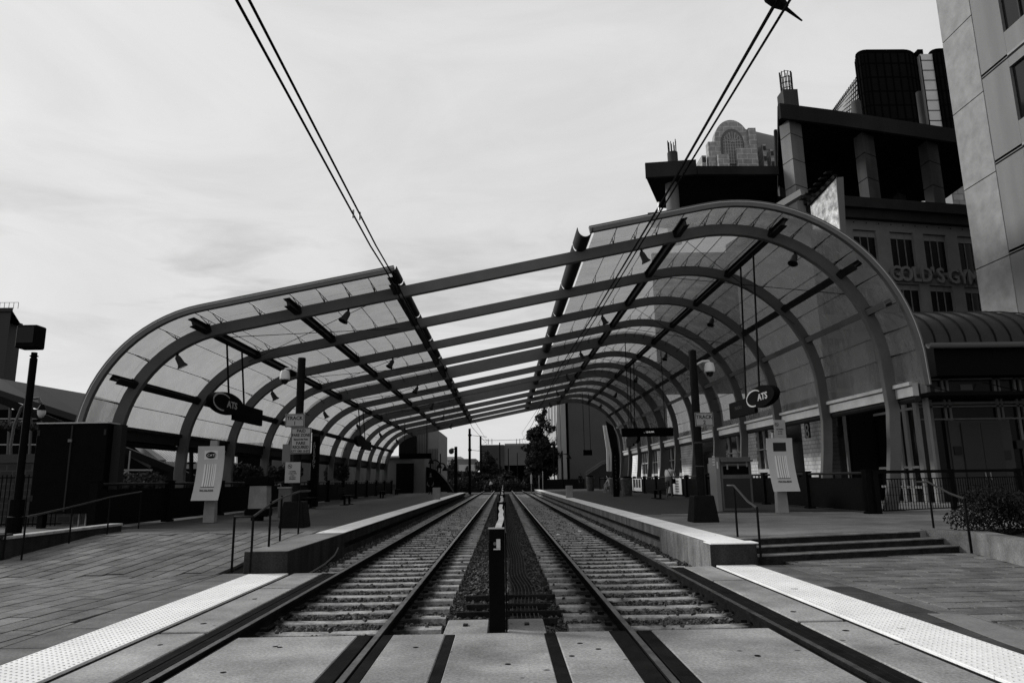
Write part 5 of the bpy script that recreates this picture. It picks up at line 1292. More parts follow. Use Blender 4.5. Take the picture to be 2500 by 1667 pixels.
# lettering
ls = thing('wall_lettering', "raised serif letters GOLD'S GYM on the grey building", 'sign', onf(2270,680,.3))
u0, zc_ = fu(2170, 668); u1, _ = fu(2388, 690); uc = (u0+u1)/2; pc_ = FA+fd*uc; th = math.atan2(fd.y, fd.x)
hL = fu(2200,650)[1]-fu(2200,687)[1]
LET = mat('letter_face', .12, .6)
xs = u0; s_ = "GOLD'S GYM"; wch = (u1-u0)/9.2; 
for ch in s_:
    if ch == ' ': xs += wch*.35; continue
    wdt = wch*(.45 if ch == "'" else 1)
    c = FA+fd*(xs+wdt/2); text('letter', ch, hL*1.35, LET, ls, Matrix.Translation(Vector((c.x, c.y, zc_-.1))+fn*.25) @ Matrix.Rotation(th, 4, 'Z') @ Matrix(((1,0,0,0),(0,0,-1,0),(0,1,0,0),(0,0,0,1))), .22, sx=.86, bold=.035)
    xs += wdt*1.02
fbox(MB(), u0-.3, L1, zc_-hL*.12, zc_+hL*.05, .02, .10).build('raceway', mat('raceway', .05, .6), ls)
# ---- unfinished concrete frame building behind
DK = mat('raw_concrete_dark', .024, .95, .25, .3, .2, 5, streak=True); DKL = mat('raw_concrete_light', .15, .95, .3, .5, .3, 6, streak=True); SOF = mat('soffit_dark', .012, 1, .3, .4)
t = thing('unfinished_building', 'unfinished dark concrete frame building with bare slabs and rebar stubs', 'building', (28, 66, 20))
ZU = 31.
pu = [PZ(*q, ZU) for q in ((1900,284),(2030,300),(2180,322),(2335,345),(2460,380),(2440,430),(2350,455),(2302,490),(1990,500),(1899,500))]
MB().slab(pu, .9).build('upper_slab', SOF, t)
fa = [Vector((p.x, p.y, ZU-.35)) for p in pu[:4]]
for i in range(3):
    a, b_ = fa[i], fa[i+1]; d = (b_-a).normalized(); nn_ = Vector((d.y,-d.x,0)); a2, b2 = a+nn_*.05, b_+nn_*.05
    MB().slab([a2+nn_*.3, b2+nn_*.3, b2, a2], 1.35).build('fascia_beam', DK, t)
ZL = 27.
pl_ = [PZ(*q, ZL) for q in ((1576,432),(1700,424),(1898,424),(1898,490),(1960,505),(1960,522),(1610,508),(1593,470))]
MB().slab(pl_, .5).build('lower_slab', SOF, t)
for (i, j, h) in ((0,1,1.15),(1,2,.55)):
    a, b_ = pl_[i], pl_[j]; d = (b_-a).normalized(); nn_ = Vector((d.y,-d.x,0)); MB().slab([a+nn_*.32+Vector((0,0,-.2)), b_+nn_*.32+Vector((0,0,-.2)), b_+nn_*.02+Vector((0,0,-.2)), a+nn_*.02+Vector((0,0,-.2))], h+.2).build('fascia_beam', DK, t)
# back walls so that the storeys read dark
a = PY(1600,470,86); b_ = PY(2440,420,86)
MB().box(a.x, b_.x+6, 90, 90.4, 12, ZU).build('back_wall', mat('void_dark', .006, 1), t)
MID = mat('raw_concrete_mid', .055, .95, .3, .5, .3, 6, streak=True)
def column(xl, xm, xr, Y, m, dpt=1.3, zb=22.8):     # square column seen on its corner; formwork lift joints cut in
    P_ = [PY(xl, 400, Y+dpt), PY(xm, 400, Y), PY(xr, 400, Y+dpt*.7)]; P_ = [(p.x, p.y) for p in P_]; P_.append((P_[0][0]+P_[2][0]-P_[1][0], P_[0][1]+P_[2][1]-P_[1][1]))
    z = zb
    while z < ZU-.1:
        z2 = min(z+2.3, ZU-.01); MB().prism(P_, z, z2-.05, 'xy').build('column_lift', m, t, bevel=.02); z = z2
column(1911,1937,1966,54.3,DKL); column(2090,2114,2141,56.6,MID, zb=24.4); column(2246,2270,2296,58.3,MID, zb=24.4); column(2170,2184,2202,70,DK); column(1893,1897,1911,68,MID)
c = PY(1642,490,58.5); MB().ring([(c.x,58.5,c.z-4),(c.x,58.5,ZL)], .58, 16).build('column', DKL, t, smooth=True)
bx = PY(1880,478,78); MB().box(bx.x-.8, bx.x+1.2, 77.5, 78.5, bx.z-.3, bx.z+.4).build('lit_gap_plate', mat('plate_pale', .5), t)  # solid pale plate standing in for daylight through a gap
# stub columns with rebar
def stub(x0, x1, yt, yb2, Y, round_, rb_top, n, cage=False):
    a = PY(x0, yt, Y); b_ = PY(x1, yb2, Y); cx, r = (a.x+b_.x)/2, (b_.x-a.x)/2
    if round_: so_ = MB().ring([(cx,Y,b_.z-1.5),(cx,Y,a.z)], r, 14).build('stub_column', mat('raw_concrete_mid', .09), t, smooth=True)
    else: so_ = MB().box(cx-r, cx+r, Y-r, Y+r, b_.z-1.5, a.z).build('stub_column', mat('raw_concrete_mid', .09), t)
    if rb_top:
        zt2 = PY(x0, rb_top, Y).z
        for i in range(n):
            an = 2*PI*i/n; MB().ring([(cx+r*.75*math.cos(an), Y+r*.75*math.sin(an), a.z), (cx+r*.78*math.cos(an), Y+r*.75*math.sin(an), zt2-random.random()*.6)], .045, 5).build('rebar', mat('rebar_rust', .02, .9), so_)
        if cage:
            z = a.z+.3
            while z < zt2-.2:
                MB().ring([(cx+r*.8*math.cos(2*PI*k/12), Y+r*.8*math.sin(2*PI*k/12), z+.05*math.sin(k)) for k in range(13)], .03, 4).build('stirrup', mat('rebar_rust', .02), so_); z += .55
stub(1629,1657,374,420,68,True,341,9); stub(1904,1947,228,300,60,False,168,12,True); stub(2078,2106,250,300,70,True,None,0); stub(2236,2266,226,340,80,True,None,0)
MB().beam(PY(1893,318,66), PY(1896,420,66), .25, .3, (0,1,0)).build('loose_rebar', DK, t)
# ---- billboard on the lower roof, with lamp arms
t = thing('billboard', 'tilted billboard with pale blurry print and dark lamp arms on its top edge', 'billboard', (24, 40, 10))
Y = 46.; q = [PY(1982,452,50.), PY(2038,428,Y), PY(2048,566,Y), PY(1985,540,50.)]
q = [PY(1978,498,50.), PY(2041,434,Y), PY(2053,566,Y), PY(1984,560,50.)]
quadslab(MB(), q, (.25,.5,0)).build('face', mat('billboard_print', .36, .6, .85, 1.6, 0, detail=8), t)
quadslab(MB(), [PY(2041,433,Y-.05), PY(2059,432,Y+.2), PY(2066,575,Y+.2), PY(2053,575,Y-.05)], (.1,.5,0)).build('side_frame', mat('board_frame', .14, .6), t)
MB().beam(PY(1975,498,50), PY(2041,430,Y), .25, .3).build('top_frame', BLK, t)
for f in (0,.2,.4,.6,.8,1.0):
    a = PY(1978,498,50.).lerp(PY(2041,434,Y), f); lo = MB().beam(a+Vector((0,0,.1)), a+Vector((-.45,-.1,.3)), .05, .05).build('lamp_arm', BLK, t)
    MB().beam(a+Vector((-.85,-.2,.28)), a+Vector((-.35,-.1,.36)), .3, .08).build('lamp_head', BLK, lo)
MB().beam(PY(1897,508,52), PY(1960,470,50), .5, .5).build('side_parapet', mat('board_frame', .14), t)
# low roof piece seen just over the arch
t = thing('roof_canopy', 'dark flat roof edge showing just above the arch glass', 'roof', (10, 52, 10)); 
MB().slab([PZ(1582,532,21.5), PZ(1700,521,21.5), PZ(1960,536,21.5), PZ(1960,570,21.5), PZ(1592,556,21.5)], .42).build('roof_slab', SOF, t)
# ---- dark glass towers
def rounded(x0, x1, y0, y1, r, n=5, shear=True):
    P_ = []; xk = x0
    for cx, cy, a0 in ((x1-r,y0+r,-PI/2),(x1-r,y1-r,0),(x0+r,y1-r,PI/2),(x0+r,y0+r,PI)):
        for i in range(n+1): a = a0+PI/2*i/n; P_.append((cx+r*math.cos(a)+(x0 if shear else 0)*((cy+r*math.sin(a))/y0-1), cy+r*math.sin(a)))
    return P_
DG = mat('tower_glass_dark', .006, .8, .15, .2, spec=.0); DM = mat('tower_mullion', .0025, .9, spec=0.)
for (x0, x1, yt, lab) in ((2084,2240,120,'dark glass tower with rounded corners, the taller left one'), (2262,2400,117,'dark glass tower partly hidden by the pale tower')):
    Y = 150.; a = PY(x0, yt, Y); b_ = PY(x1, yt, Y); w_ = b_.x-a.x
    t = thing('glass_tower', lab, 'tower', (a.x+w_/2, Y, 0), 'dark glass towers'); P_ = rounded(a.x, b_.x, Y, Y+16, 3.2)
    MB().prism(P_, 30, a.z-1.2, 'xy').build('glass_wall', DG, t); MB().prism(rounded(a.x+.25, b_.x-.25, Y+.25, Y+15.7, 3.0), a.z-1.19, a.z, 'xy').build('roof_parapet', DM, t)
    mb = MB()
    for i in range(len(P_)):
        p, q = Vector(P_[i]), Vector(P_[(i+1) % len(P_)]); L_ = (q-p).length; n = max(1, int(L_/1.6))
        for k in range(n):
            c = p.lerp(q, k/n); mb.box(c.x-.12, c.x+.12, c.y-.14, c.y+.14, 40, a.z-1.3)
    tag(mb.build('vertical_fins', DM, t), kind='stuff')
    mb = MB(); z = 50
    while z < a.z-2:
        mb.prism(rounded(a.x-.03, b_.x+.03, Y-.03, Y+16.03, 3.2), z, z+.35, 'xy'); z += 3.6
    tag(mb.build('floor_bands', DM, t), kind='stuff')
Y = 152.; a = PY(2238,126,Y); b_ = PY(2266,350,Y); t = thing('glass_link', 'pale glazed strip joining the two dark towers', 'tower', (a.x, Y, 50))
MB().box(a.x-.2, b_.x+3.2, Y-1.2, Y+4, b_.z-10, a.z-1.5).build('glazing', mat('pale_glazing', .42, .3, .1, .3), t); MB().box(a.x-.6, b_.x+1, Y-1.3, Y+4, a.z-1.49, a.z-.3).build('bridge_beam', DM, t)
mb = MB(); z = b_.z-8
while z < a.z-3: mb.box(a.x-.2, b_.x+3.2, Y-1.3, Y-1.21, z, z+.15); z += 2.6
mb.box((a.x+b_.x)/2-.1, (a.x+b_.x)/2+.1, Y-1.32, Y-1.22, b_.z-8, a.z-2); tag(mb.build('glazing_bars', DM, t), kind='stuff')
t = thing('glass_wing', 'paler curtain wall wing behind the left dark tower', 'building', (75, 160, 40))
w3 = [PY(2095,185,158), PY(2095,330,158), PY(2010,330,200), PY(2026,285,200)]
w3 = [PY(2100,176,156), PY(2100,330,156), PY(2020,330,215), PY(2026,278,215)]
quadslab(MB(), w3, (14,3,0)).build('curtain_wall', mat('curtain_pale', .19, .35, .15, .2), t)
mb = MB(); A_, B_, C_, D_ = w3
for i in range(1, 20): f = i/20; mb.beam(A_.lerp(D_, f), B_.lerp(C_, f), .35, .3, (1,0,0))
for i in range(1, 12): f = i/12; mb.beam(A_.lerp(B_, f)+Vector((-.1,-.1,0)), D_.lerp(C_, f)+Vector((-.1,-.1,0)), .3, .2)
tag(mb.build('wing_bars', DM, t), kind='stuff')
# ---- arched postmodern tower
Y = 230.; t = thing('arched_tower', 'stone tower top with big arched window and barrel roof', 'tower', PY(1795,430,Y))
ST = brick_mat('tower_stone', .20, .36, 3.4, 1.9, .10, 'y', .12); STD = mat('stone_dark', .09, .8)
def S_(px, py, off=0): p = PY(px, py, Y+off); return p
cx_, cz_ = S_(1787,345).x, S_(1787,345).z; R_ = S_(1830,345).x-cx_
poly = [(cx_+R_*math.cos(PI*i/20), cz_+R_*1.30*math.sin(PI*i/20)) for i in range(21)]
zb3 = S_(1787,440).z; poly += [(cx_-R_, zb3), (cx_+R_, zb3)]
MB().prism(poly, Y, Y+3, 'xz').build('arch_wall', ST, t)
mb = MB(); n = 20; far_c = PY(1893,372,Y+60)
for (c_x, c_z, yy_, k_) in ((cx_, cz_, Y+3.01, 1.0), (far_c.x, far_c.z, Y+60, 1.0)):
    for i in range(n+1): mb.v.append((c_x+R_*k_*math.cos(PI*i/n), yy_, c_z-.3+R_*1.28*k_*math.sin(PI*i/n)))
for i in range(n): mb.f.append((i, i+1, n+2+i, n+1+i))
mb.f += [tuple(range(n+1)), tuple(range(n+1, 2*n+2))]
mb.build('barrel_roof', mat('barrel_roof', .05, .5, .1, 1), t, smooth=True)
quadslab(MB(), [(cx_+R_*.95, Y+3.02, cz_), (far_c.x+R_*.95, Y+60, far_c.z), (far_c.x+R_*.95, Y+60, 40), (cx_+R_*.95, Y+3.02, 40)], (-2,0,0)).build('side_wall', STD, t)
# recessed arch window: rings
r1 = R_*.66
MB().prism([(cx_+r1*math.cos(PI*i/16), cz_-1.0+r1*1.35*math.sin(PI*i/16)) for i in range(17)]+[(cx_-r1, cz_-r1*2.2), (cx_+r1, cz_-r1*2.2)], Y-.25, Y-.01, 'xz').build('window_surround', STD, t)
r2 = r1*.86
wo = MB().prism([(cx_+r2*math.cos(PI*i/16), cz_-1.2+r2*1.3*math.sin(PI*i/16)) for i in range(17)]+[(cx_-r2, cz_-r2*2.5), (cx_+r2, cz_-r2*2.5)], Y-.5, Y-.26, 'xz').build('arched_window', mat('arched_glass', .10, .3), t)
mb = MB()
for i in range(-3, 4): mb.box(cx_+r2*i/4-.09, cx_+r2*i/4+.09, Y-.6, Y-.51, cz_-r2*2.5, cz_-1.2+r2*1.2*math.sqrt(max(0, 1-(i/4)**2)))
for i in range(8): mb.box(cx_-r2*.97, cx_+r2*.97, Y-.62, Y-.611, cz_-r2*2.4+i*r2*.33, cz_-r2*2.4+i*r2*.33+.18)
for i in range(1, 8): a = PI*i/8; mb.beam((cx_, Y-.64, cz_-.9), (cx_+r2*math.cos(a)*.97, Y-.64, cz_-1.2+r2*1.27*math.sin(a)), .18, .05, (0,1,0))
mb.build('glazing_bars', mat('bars_pale', .26, .6), wo)
def shoulder(x0, x1, yt, off, m=ST): a = S_(x0, yt); b_ = S_(x1, yt); MB().box(a.x, b_.x, Y+off, Y+off+3, zb3, a.z).build('shoulder', m, t)
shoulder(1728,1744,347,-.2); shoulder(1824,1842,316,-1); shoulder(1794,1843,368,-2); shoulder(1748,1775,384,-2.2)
CHK = S_(1850,345)
for (x0, x1, yt, yb2, off, lab) in ((1843,1856,340,440,0,''),(1861,1877,352,440,3,''),(1880,1895,365,440,6,''),(1713,1728,380,440,1,''),(1700,1713,405,440,2,'')):
    a = PY(x0, yt, Y+off); b_ = PY(x1, yb2, Y+off); MB().box(a.x, b_.x, Y+off, Y+off+8, b_.z, a.z).build('bay_pier', ST, t)
    z = a.z-.8
    while z > b_.z:
        MB().box(a.x+(b_.x-a.x)*.15, b_.x-(b_.x-a.x)*.1, Y+off-.3, Y+off-.01, z-1.6, z).build('bay_window', mat('bay_dark', .03, .4), t); z -= 4.0
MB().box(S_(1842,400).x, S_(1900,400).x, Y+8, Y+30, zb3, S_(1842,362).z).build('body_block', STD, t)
# small pale building between, right side
t = thing('pale_building', 'small pale sunlit building piece seen beyond the slab edge', 'building', PY(2330,490,120)); a = PY(2300,505,120); b_ = PY(2360,455,120)
MB().box(a.x, a.x+2.1, 120, 130, a.z-8, b_.z+2).build('lit_wall', mat('pale_wall', .6, .8), t); MB().box(a.x+2.11, b_.x+4, 120.4, 130, a.z-8, b_.z+2).build('stone_wall', brick_mat('pale_stone', .2, .1, 2., 1.2, .08, 'y'), t)
# ---- entrance building with barrel roof on the right
t = thing('entrance_building', 'dark glazed station entrance with ribbed metal barrel roof on the right', 'building', (19, 28, 0))
Y = 27.6; MT = mat('roof_metal', .045, .35, .15, 1.5, metal=.3); MTD = mat('fascia_black', .006, .6)
ez = PY(2400,842,Y).z; xL = PY(2264,845,Y).x; xR = xL+9.5
pr_ = []
for i in range(13): a = PI/2*i/12; pr_.append((Y+4.2-4.2*math.cos(a), ez+.1+2.0*math.sin(a)))
mb = MB(); xs_ = [xL-1.3, xL+4.2, xL+5.2, xL+6.2, xL+7.2, xL+8.2]; sc_ = [1,1,.96,.88,.74,.5]
for x, s_ in zip(xs_, sc_):
    for (yy_, zz) in pr_: mb.v.append((x, yy_, ez+.1+(zz-ez-.1)*s_))
for j in range(len(xs_)-1):
    for i in range(12): mb.f.append((j*13+i, j*13+i+1, (j+1)*13+i+1, (j+1)*13+i))
mb.build('barrel_roof', MT, t, smooth=True)
x = xL-.9
while x < xR-1.6:
    f = 1 if x < xL+4.2 else max(.5, 1-((x-xL-4.2)/4.0)**2*.5)
    q = [(x, yy_-.01, ez+.13+(zz-ez-.1)*f) for yy_, zz in pr_]; mb = MB()
    for a, b_ in zip(q, q[1:]): mb.beam(a, b_, .05, .05)
    mb.build('standing_seam', mat('seam_dark', .012, .5), t); x += .62
gp = MB(); n = 8
for xx in (xL-.05, xR):
    for i in range(n+1): a = PI+PI*i/n; gp.v.append((xx, Y-.15+.16*math.cos(a), ez+.06+.2*math.sin(a)))
    for i in range(n+1): a = 2*PI-PI*i/n; gp.v.append((xx, Y-.15+.14*math.cos(a), ez+.06+.18*math.sin(a)))
q = 2*(n+1)
for i in range(q): j = (i+1) % q; gp.f.append((i, j, j+q, i+q))
for i in range(n): gp.f.append((i, i+1, q-2-i, q-1-i))
gp.build('gutter', mat('gutter_edge', .14, .4), t)
zA = PY(2400,915,Y).z; zB = PY(2400,962,Y).z; zC = PY(2400,985,Y).z; zD = PY(2400,1018,Y).z
MB().box(xL+.3, xR, Y+.1, Y+4, zA, ez+.05).build('fascia', MTD, t)
xc = PY(2268,1000,Y).x
def F(x0, x1, z0, z1, m=FRAMEG, o=0, nm='frame'): MB().box(x0, x1, Y+.9-o, Y+1.0, z0, z1).build(nm, m, t)
MB().box(xc+.0, xR, Y+1.02, Y+1.06, .1, zA).build('glazing', DGL, t)
px_v = [2272, 2310, 2322, 2436, 2446, 2485, 2496]
for x_, w_ in ((2268,.16),(2306,.10),(2318,.10),(2434,.12),(2446,.08),(2484,.10),(2498,.10)):
    p = PY(x_, 1000, Y+.9).x; F(p, p+w_, .1, zA)
F(xc, xR, zA-.07, zA); F(xc, xR, zC-.05, zC+.02); F(xc, xR, zD-.02, zD+.04, o=.01); F(xc, xR, zB-.3, zB-.2, o=.01)
aw = MB().box(xc-.25, xR, Y-.6, Y+.89, zB-.10, zB+.05).build('awning_slab', MTD, t); 
for x_ in (2322, 2490): p = PY(x_, 960, Y-.5).x; MB().beam((p, Y-.5, zB+.05), (p-.5, Y+.8, zA-.2), .03, .03).build('tie_rod', MTD, aw)
dx0 = PY(2345,1060,Y+.8).x; dx1 = PY(2442,1060,Y+.8).x; zdt = PY(2400,1032,Y+.8).z
MB().box(dx0-.45, dx1+.45, Y+.80, Y+.88, .36, zD-.05).build('door_surround', mat('surround', .05, .6), t)
for k in range(2):
    w_ = (dx1-dx0)/2; do = MB().box(dx0+k*w_+.01, dx0+(k+1)*w_-.01, Y+.72, Y+.79, .40, zdt).build('door', mat('door_metal', .04, .4), t)
    MB().box(dx0+w_-.12+k*.2, dx0+w_-.08+k*.2, Y+.66, Y+.70, 1.2, 1.5).build('handle', GALV, do)
for x_, y_, m_ in ((2332,1100,mat('call_plate', .02, .5)), (2452,1110,mat('call_plate2', .03, .5)), (2485,1085,mat('machine_dark', .03))):
    p = PY(x_, y_, Y+.7); MB().box(p.x, p.x+.32, Y+.74, Y+.795, p.z-.15, p.z+.18).build('notice_plate', m_, t)
for x_, y_ in ((2282,952),(2345,945)): p = PY(x_, y_, Y+1); MB().box(p.x, p.x+.5, Y+1.0, Y+1.015, p.z-.12, p.z+.12).build('lit_reflection_card', mat('card_grey', .09, .6), t)
# side wall of the entrance facing the tracks
XS = xc-.02; ys2 = PX(2196,1050,XS).y
MB().box(XS+.1, XS+.14, Y+1.1, ys2+2, .1, zA).build('side_glazing', DGL, t)
for x_ in (2266, 2240, 2212, 2192):
    yv = PX(x_, 1050, XS).y; MB().box(XS-.02, XS+.09, yv-.13, yv+.13, .1, zA).build('side_frame', mat('frame_light', .20, .6), t)
for z_ in (zC-.1, zC+.25, .9, 2.0-.3): MB().box(XS, XS+.085, Y+1.1, ys2+2, z_, z_+.10).build('side_rail', mat('frame_light', .20), t)
# ---- brick arcade along the right platform
t = thing('arcade_building', 'long brick and glass building behind the right platform with bright brick piers', 'building', (17, 55, 0))
XA = 15.4; BR = brick_mat('pale_brick', .74, .38, .4, .2, .02, 'x', .06); zt3 = 5.2
MB().box(XA+.5, XA+9, 32.2, 86, 0, zt3).build('core', MTD, t)
segs = [(32.3,34.3,'d'),(34.3,36.3,'b'),(36.4,40.4,'d'),(40.4,40.9,'b'),(40.9,43.0,'w'),(43.0,44.8,'b'),(44.9,50.5,'w'),(50.6,57.8,'d'),(57.8,61.4,'b'),(61.5,65.5,'w'),(65.6,69.6,'w'),(69.7,71,'b'),(71.1,75,'w'),(75.1,79,'w'),(79,86,'b')]
for ya_, yb3, k in segs:
    if k == 'b': MB().box(XA, XA+.45, ya_, yb3, 0, zt3-.5).build('brick_pier', BR, t)
    elif k == 'd':
        MB().box(XA+.44, XA+.48, ya_, yb3, 0, zt3-.5).build('dark_glazing', DGL, t)
        MB().box(XA+.3, XA+.4, ya_, ya_+.12, 0, zt3-.5).build('dark_frame', FRAMEG, t)
    else:
        wo = MB().box(XA+.2, XA+.26, ya_, yb3, 1.9, zt3-.5).build('window', DGL, t); MB().box(XA, XA+.45, ya_, yb3, 0, 1.89).build('sill_wall', mat('sill_pale', .40, .7, .1, 2), t)
        n = 2 if yb3-ya_ < 3 else 3
        for i in range(n+1): yv = ya_+(yb3-ya_)*i/n; MB().box(XA+.08, XA+.19, yv-.04, yv+.04, 1.9, zt3-.5).build('mullion', mat('mullion_white', .5, .6), wo)
        MB().box(XA+.08, XA+.185, ya_, yb3, 3.0, 3.07).build('transom', mat('mullion_white', .5), wo)
MB().box(XA-.3, XA+9.3, 32, 86.2, zt3-.5, zt3).build('roof_fascia', mat('arcade_fascia', .02, .7), t)
bn = thing('banner_sign', 'dark vertical banner with a pale number 8 beside the bright brick pier', 'banner', (XA-.4, 36, 3))
a = PX(1961,1003,XA-.4); b_ = PX(1979,1068,XA-.4); y0_, y1_ = sorted((a.y, b_.y)); MB().box(XA-.42, XA-.38, y0_, y1_, b_.z, a.z).build('panel', MTD, bn)
text('lettering', '8', 1.0, mat('banner_figure', .3, .6), bn, face_nx((XA-.43, (y0_+y1_)/2, PX(1968,1054,XA-.4).z)), .01)
# back balustrade
mb = MB(); br_ = thing('rear_balustrade', 'dark rail along the foot of the arcade building', 'railing', (14.3, 50, .36))
for z_ in (1.05, 1.35, 1.55): MB().box(14.25, 14.3, 31, 80, z_, z_+.05).build('rail', FENCEK, br_)
y = 31
while y < 80: MB().box(14.24, 14.31, y, y+.06, .3, 1.54).build('baluster', FENCEK, br_); y += 1.1
# ================================================================== LEFT SIDE
t = thing('equipment_cabinet', 'tall black metal clad cabinet with a bright top edge on the left', 'cabinet', (-12, 20.5, .36))
a = PY(93,1035,20.2); b_ = PY(240,1290,20.2); MB().box(a.x, b_.x, 20.2, 20.75, .75, a.z).build('body', BLKF, t, bevel=.01)
MB().box(b_.x+.002, b_.x+.24, 20.5, 20.8, .36, a.z-.02).build('side_panel', mat('cabinet_side', .02, .6), t)
mid = (a.x+b_.x)/2; MB().box(mid-.02, mid+.02, 20.17, 20.198, .8, a.z-.05).build('door_seam', mat('seam_grey', .025, .5), t); MB().box(mid-.06, mid+.04, 20.13, 20.169, a.z-.52, a.z-.44).build('latch', mat('latch_grey', .12, .4), t)
MB().box(a.x-.02, b_.x+.02, 20.16, 20.80, a.z+.001, a.z+.035).build('top_trim', mat('trim_pale', .42, .4), t)
for zz in (1.1, 2.9):
    for xx in (a.x+.03, b_.x-.09): MB().box(xx, xx+.06, 20.18, 20.198, zz, zz+.16).build('hinge', mat('seam_grey', .025), t)
for i in range(5): MB().ring([(a.x+1.0+i*.19, 20.6, .36), (a.x+1.0+i*.19, 20.6, .75)], .035, 6).build('leg_pipe', GALV, t)
MB().box(a.x+.2, a.x+.35, 20.3, 20.5, .36, .749).build('leg', BLK, t); MB().box(b_.x-.2, b_.x-.05, 20.3, 20.5, .36, .749).build('leg', BLK, t)
# brick wall and gate far left
t = thing('brick_wall', 'dark brick wall with pale coping at the far left edge', 'wall', (-17, 23, 0))
BK = brick_mat('dark_brick', .014, .035, .4, .2, .02, 'y', .2); z_ = PY(40,1130,23).z
MB().box(-26, -12.9, 23, 23.4, 0, z_).build('wall', BK, t); MB().box(-26, -12.85, 22.95, 23.45, z_+.002, z_+.28).build('coping', mat('coping_grey', .05, .8), t)
MB().box(-12.85-1.2, -12.86, 22.6, 22.99, 0, z_).build('pier', BK, t)
gt = thing('iron_railing', 'black vertical bar railing in front of the dark brick wall', 'railing', (-16, 21.5, 0))
for i in range(38): MB().box(-18+i*.13, -17.98+i*.13, 21.5, 21.52, .3, 1.85).build('bar', FENCEK, gt)
for z2 in (.4, 1.75): MB().box(-18.1, -13.0, 21.49, 21.53, z2, z2+.04).build('rail', FENCEK, gt)
# floodlight pole at the far left
p = Vector((-11.75, 17.6, .3)); t = thing('lamp_post', 'black square pole with a boxy floodlight head at the far left', 'lamp post', p)
MB().ring([p, p+Vector((0,0,4.35))], .085, 10).build('pole', BLKF, t, smooth=True); MB().ring([p+Vector((0,0,-.4)), p+Vector((0,0,.9))], .17, 10).build('base', BLKF, t)
MB().ring([p+Vector((0,0,4.36)), p+Vector((0,0,4.50))], .07, 8).build('neck', BLKF, t); MB().ring([p+Vector((0,0,4.40)), p+Vector((0,0,4.42))], .10, 8).build('collar', BLKF, t)
hc = PY(74,826,17.6); MB().box(hc.x-.21, hc.x+.30, 17.35, 17.75, hc.z-.28, hc.z+.30).build('head', BLKF, t, bevel=.03); MB().box(hc.x-.16, hc.x+.24, 17.335, 17.349, hc.z-.16, hc.z+.24).build('lens', mat('lens_dark', .02, .15), t)
# gooseneck lamp behind
t = thing('gooseneck_lamp', 'black gooseneck street lamp with pale globe at the far left', 'street lamp', PY(28,1100,24))
q = [PY(x_, y_, 24) for x_, y_ in ((24,1160),(26,1090),(34,1040),(52,995),(75,974),(95,972),(100,985))]
MB().ring(q, .045, 8).build('neck', mat('lamp_neck', .06, .3), t, smooth=True); c = PY(101,1010,24); MB().ring([c+Vector((0,0,.32)), c+Vector((0,0,.22)), c+Vector((0,0,.12))], [.05,.11,.14], 12).build('shade', BLKF, t, smooth=True)
MB().ring([c+Vector((0,0,.119)), c+Vector((0,0,.0)), c+Vector((0,0,-.10)), c+Vector((0,0,-.14))], [.125,.12,.08,.02], 12).build('globe', mat('globe_white', .45, .2), t, smooth=True)
# big dark roofed hall on the left
t = thing('market_hall', 'dark hall with long sloping roof and lattice truss behind the left canopy', 'building', (-35, 42, 0))
Y = 36.; RF = mat('hall_roof', .022, .5, .1, 1)
p1 = [PY(-60,915,Y), PY(0,924,Y), PY(90,940,Y), PY(216,962,Y+2), PY(300,985,Y+4)]
p2 = [PY(-60,945,Y-3), PY(0,952,Y-3), PY(100,985,Y-3), PY(215,1022,Y-3), PY(260,1040,Y-3)]
mb = MB(); mb.v = [tuple(v) for v in p1+p2]+[tuple(v-Vector((0,0,.3))) for v in p1+p2]
for i in range(4): mb.f += [(i,i+1,6+i,5+i), (10+i,15+i,16+i,11+i), (5+i,6+i,16+i,15+i), (i,10+i,11+i,i+1)]
mb.f += [(0,5,15,10),(4,14,19,9)]
mb.build('roof', RF, t)
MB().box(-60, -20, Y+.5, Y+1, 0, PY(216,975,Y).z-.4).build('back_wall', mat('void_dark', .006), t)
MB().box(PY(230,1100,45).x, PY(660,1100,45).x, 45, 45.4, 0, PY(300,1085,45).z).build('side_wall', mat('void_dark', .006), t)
tr = MB(); a = PY(0,975,Y-3); b_ = PY(480,1170,Y-3)
mb2 = MB().beam(a+Vector((0,0,.0)), b_, .25, .3).build('truss_chord', BLK, t); 
A_ = PY(275,1085,Y-3); B_ = PY(370,1140,Y-3); MB().ring([A_, B_], .09, 8).build('truss_pipe', mat('pipe_grey', .05, .5), t)
for xx in (25, 78, 105): MB().ring([PY(xx,990,Y-3), PY(xx-6,1110,Y-3)], .07, 6).build('mullion_post', mat('post_grey', .07, .5), t)
for yy_ in (1022, 1085): MB().beam(PY(-20,yy_,Y-3), PY(92,yy_,Y-3), .06, .06).build('glazing_rail', mat('rail_pale', .2, .5), t)
MB().beam(PY(282,1147,Y-4), PY(372,1147,Y-4), .07, .07).build('pale_rail', mat('rail_pale', .2), t); MB().beam(PY(288,1166,Y-4), PY(312,1148,Y-4), .07, .07).build('pale_brace', mat('rail_pale', .2), t)
MB().beam(PY(318,1100,Y-4), PY(312,1165,Y-4), .05, .05, (0,1,0)).build('thin_post', mat('rail_pale', .2), t)
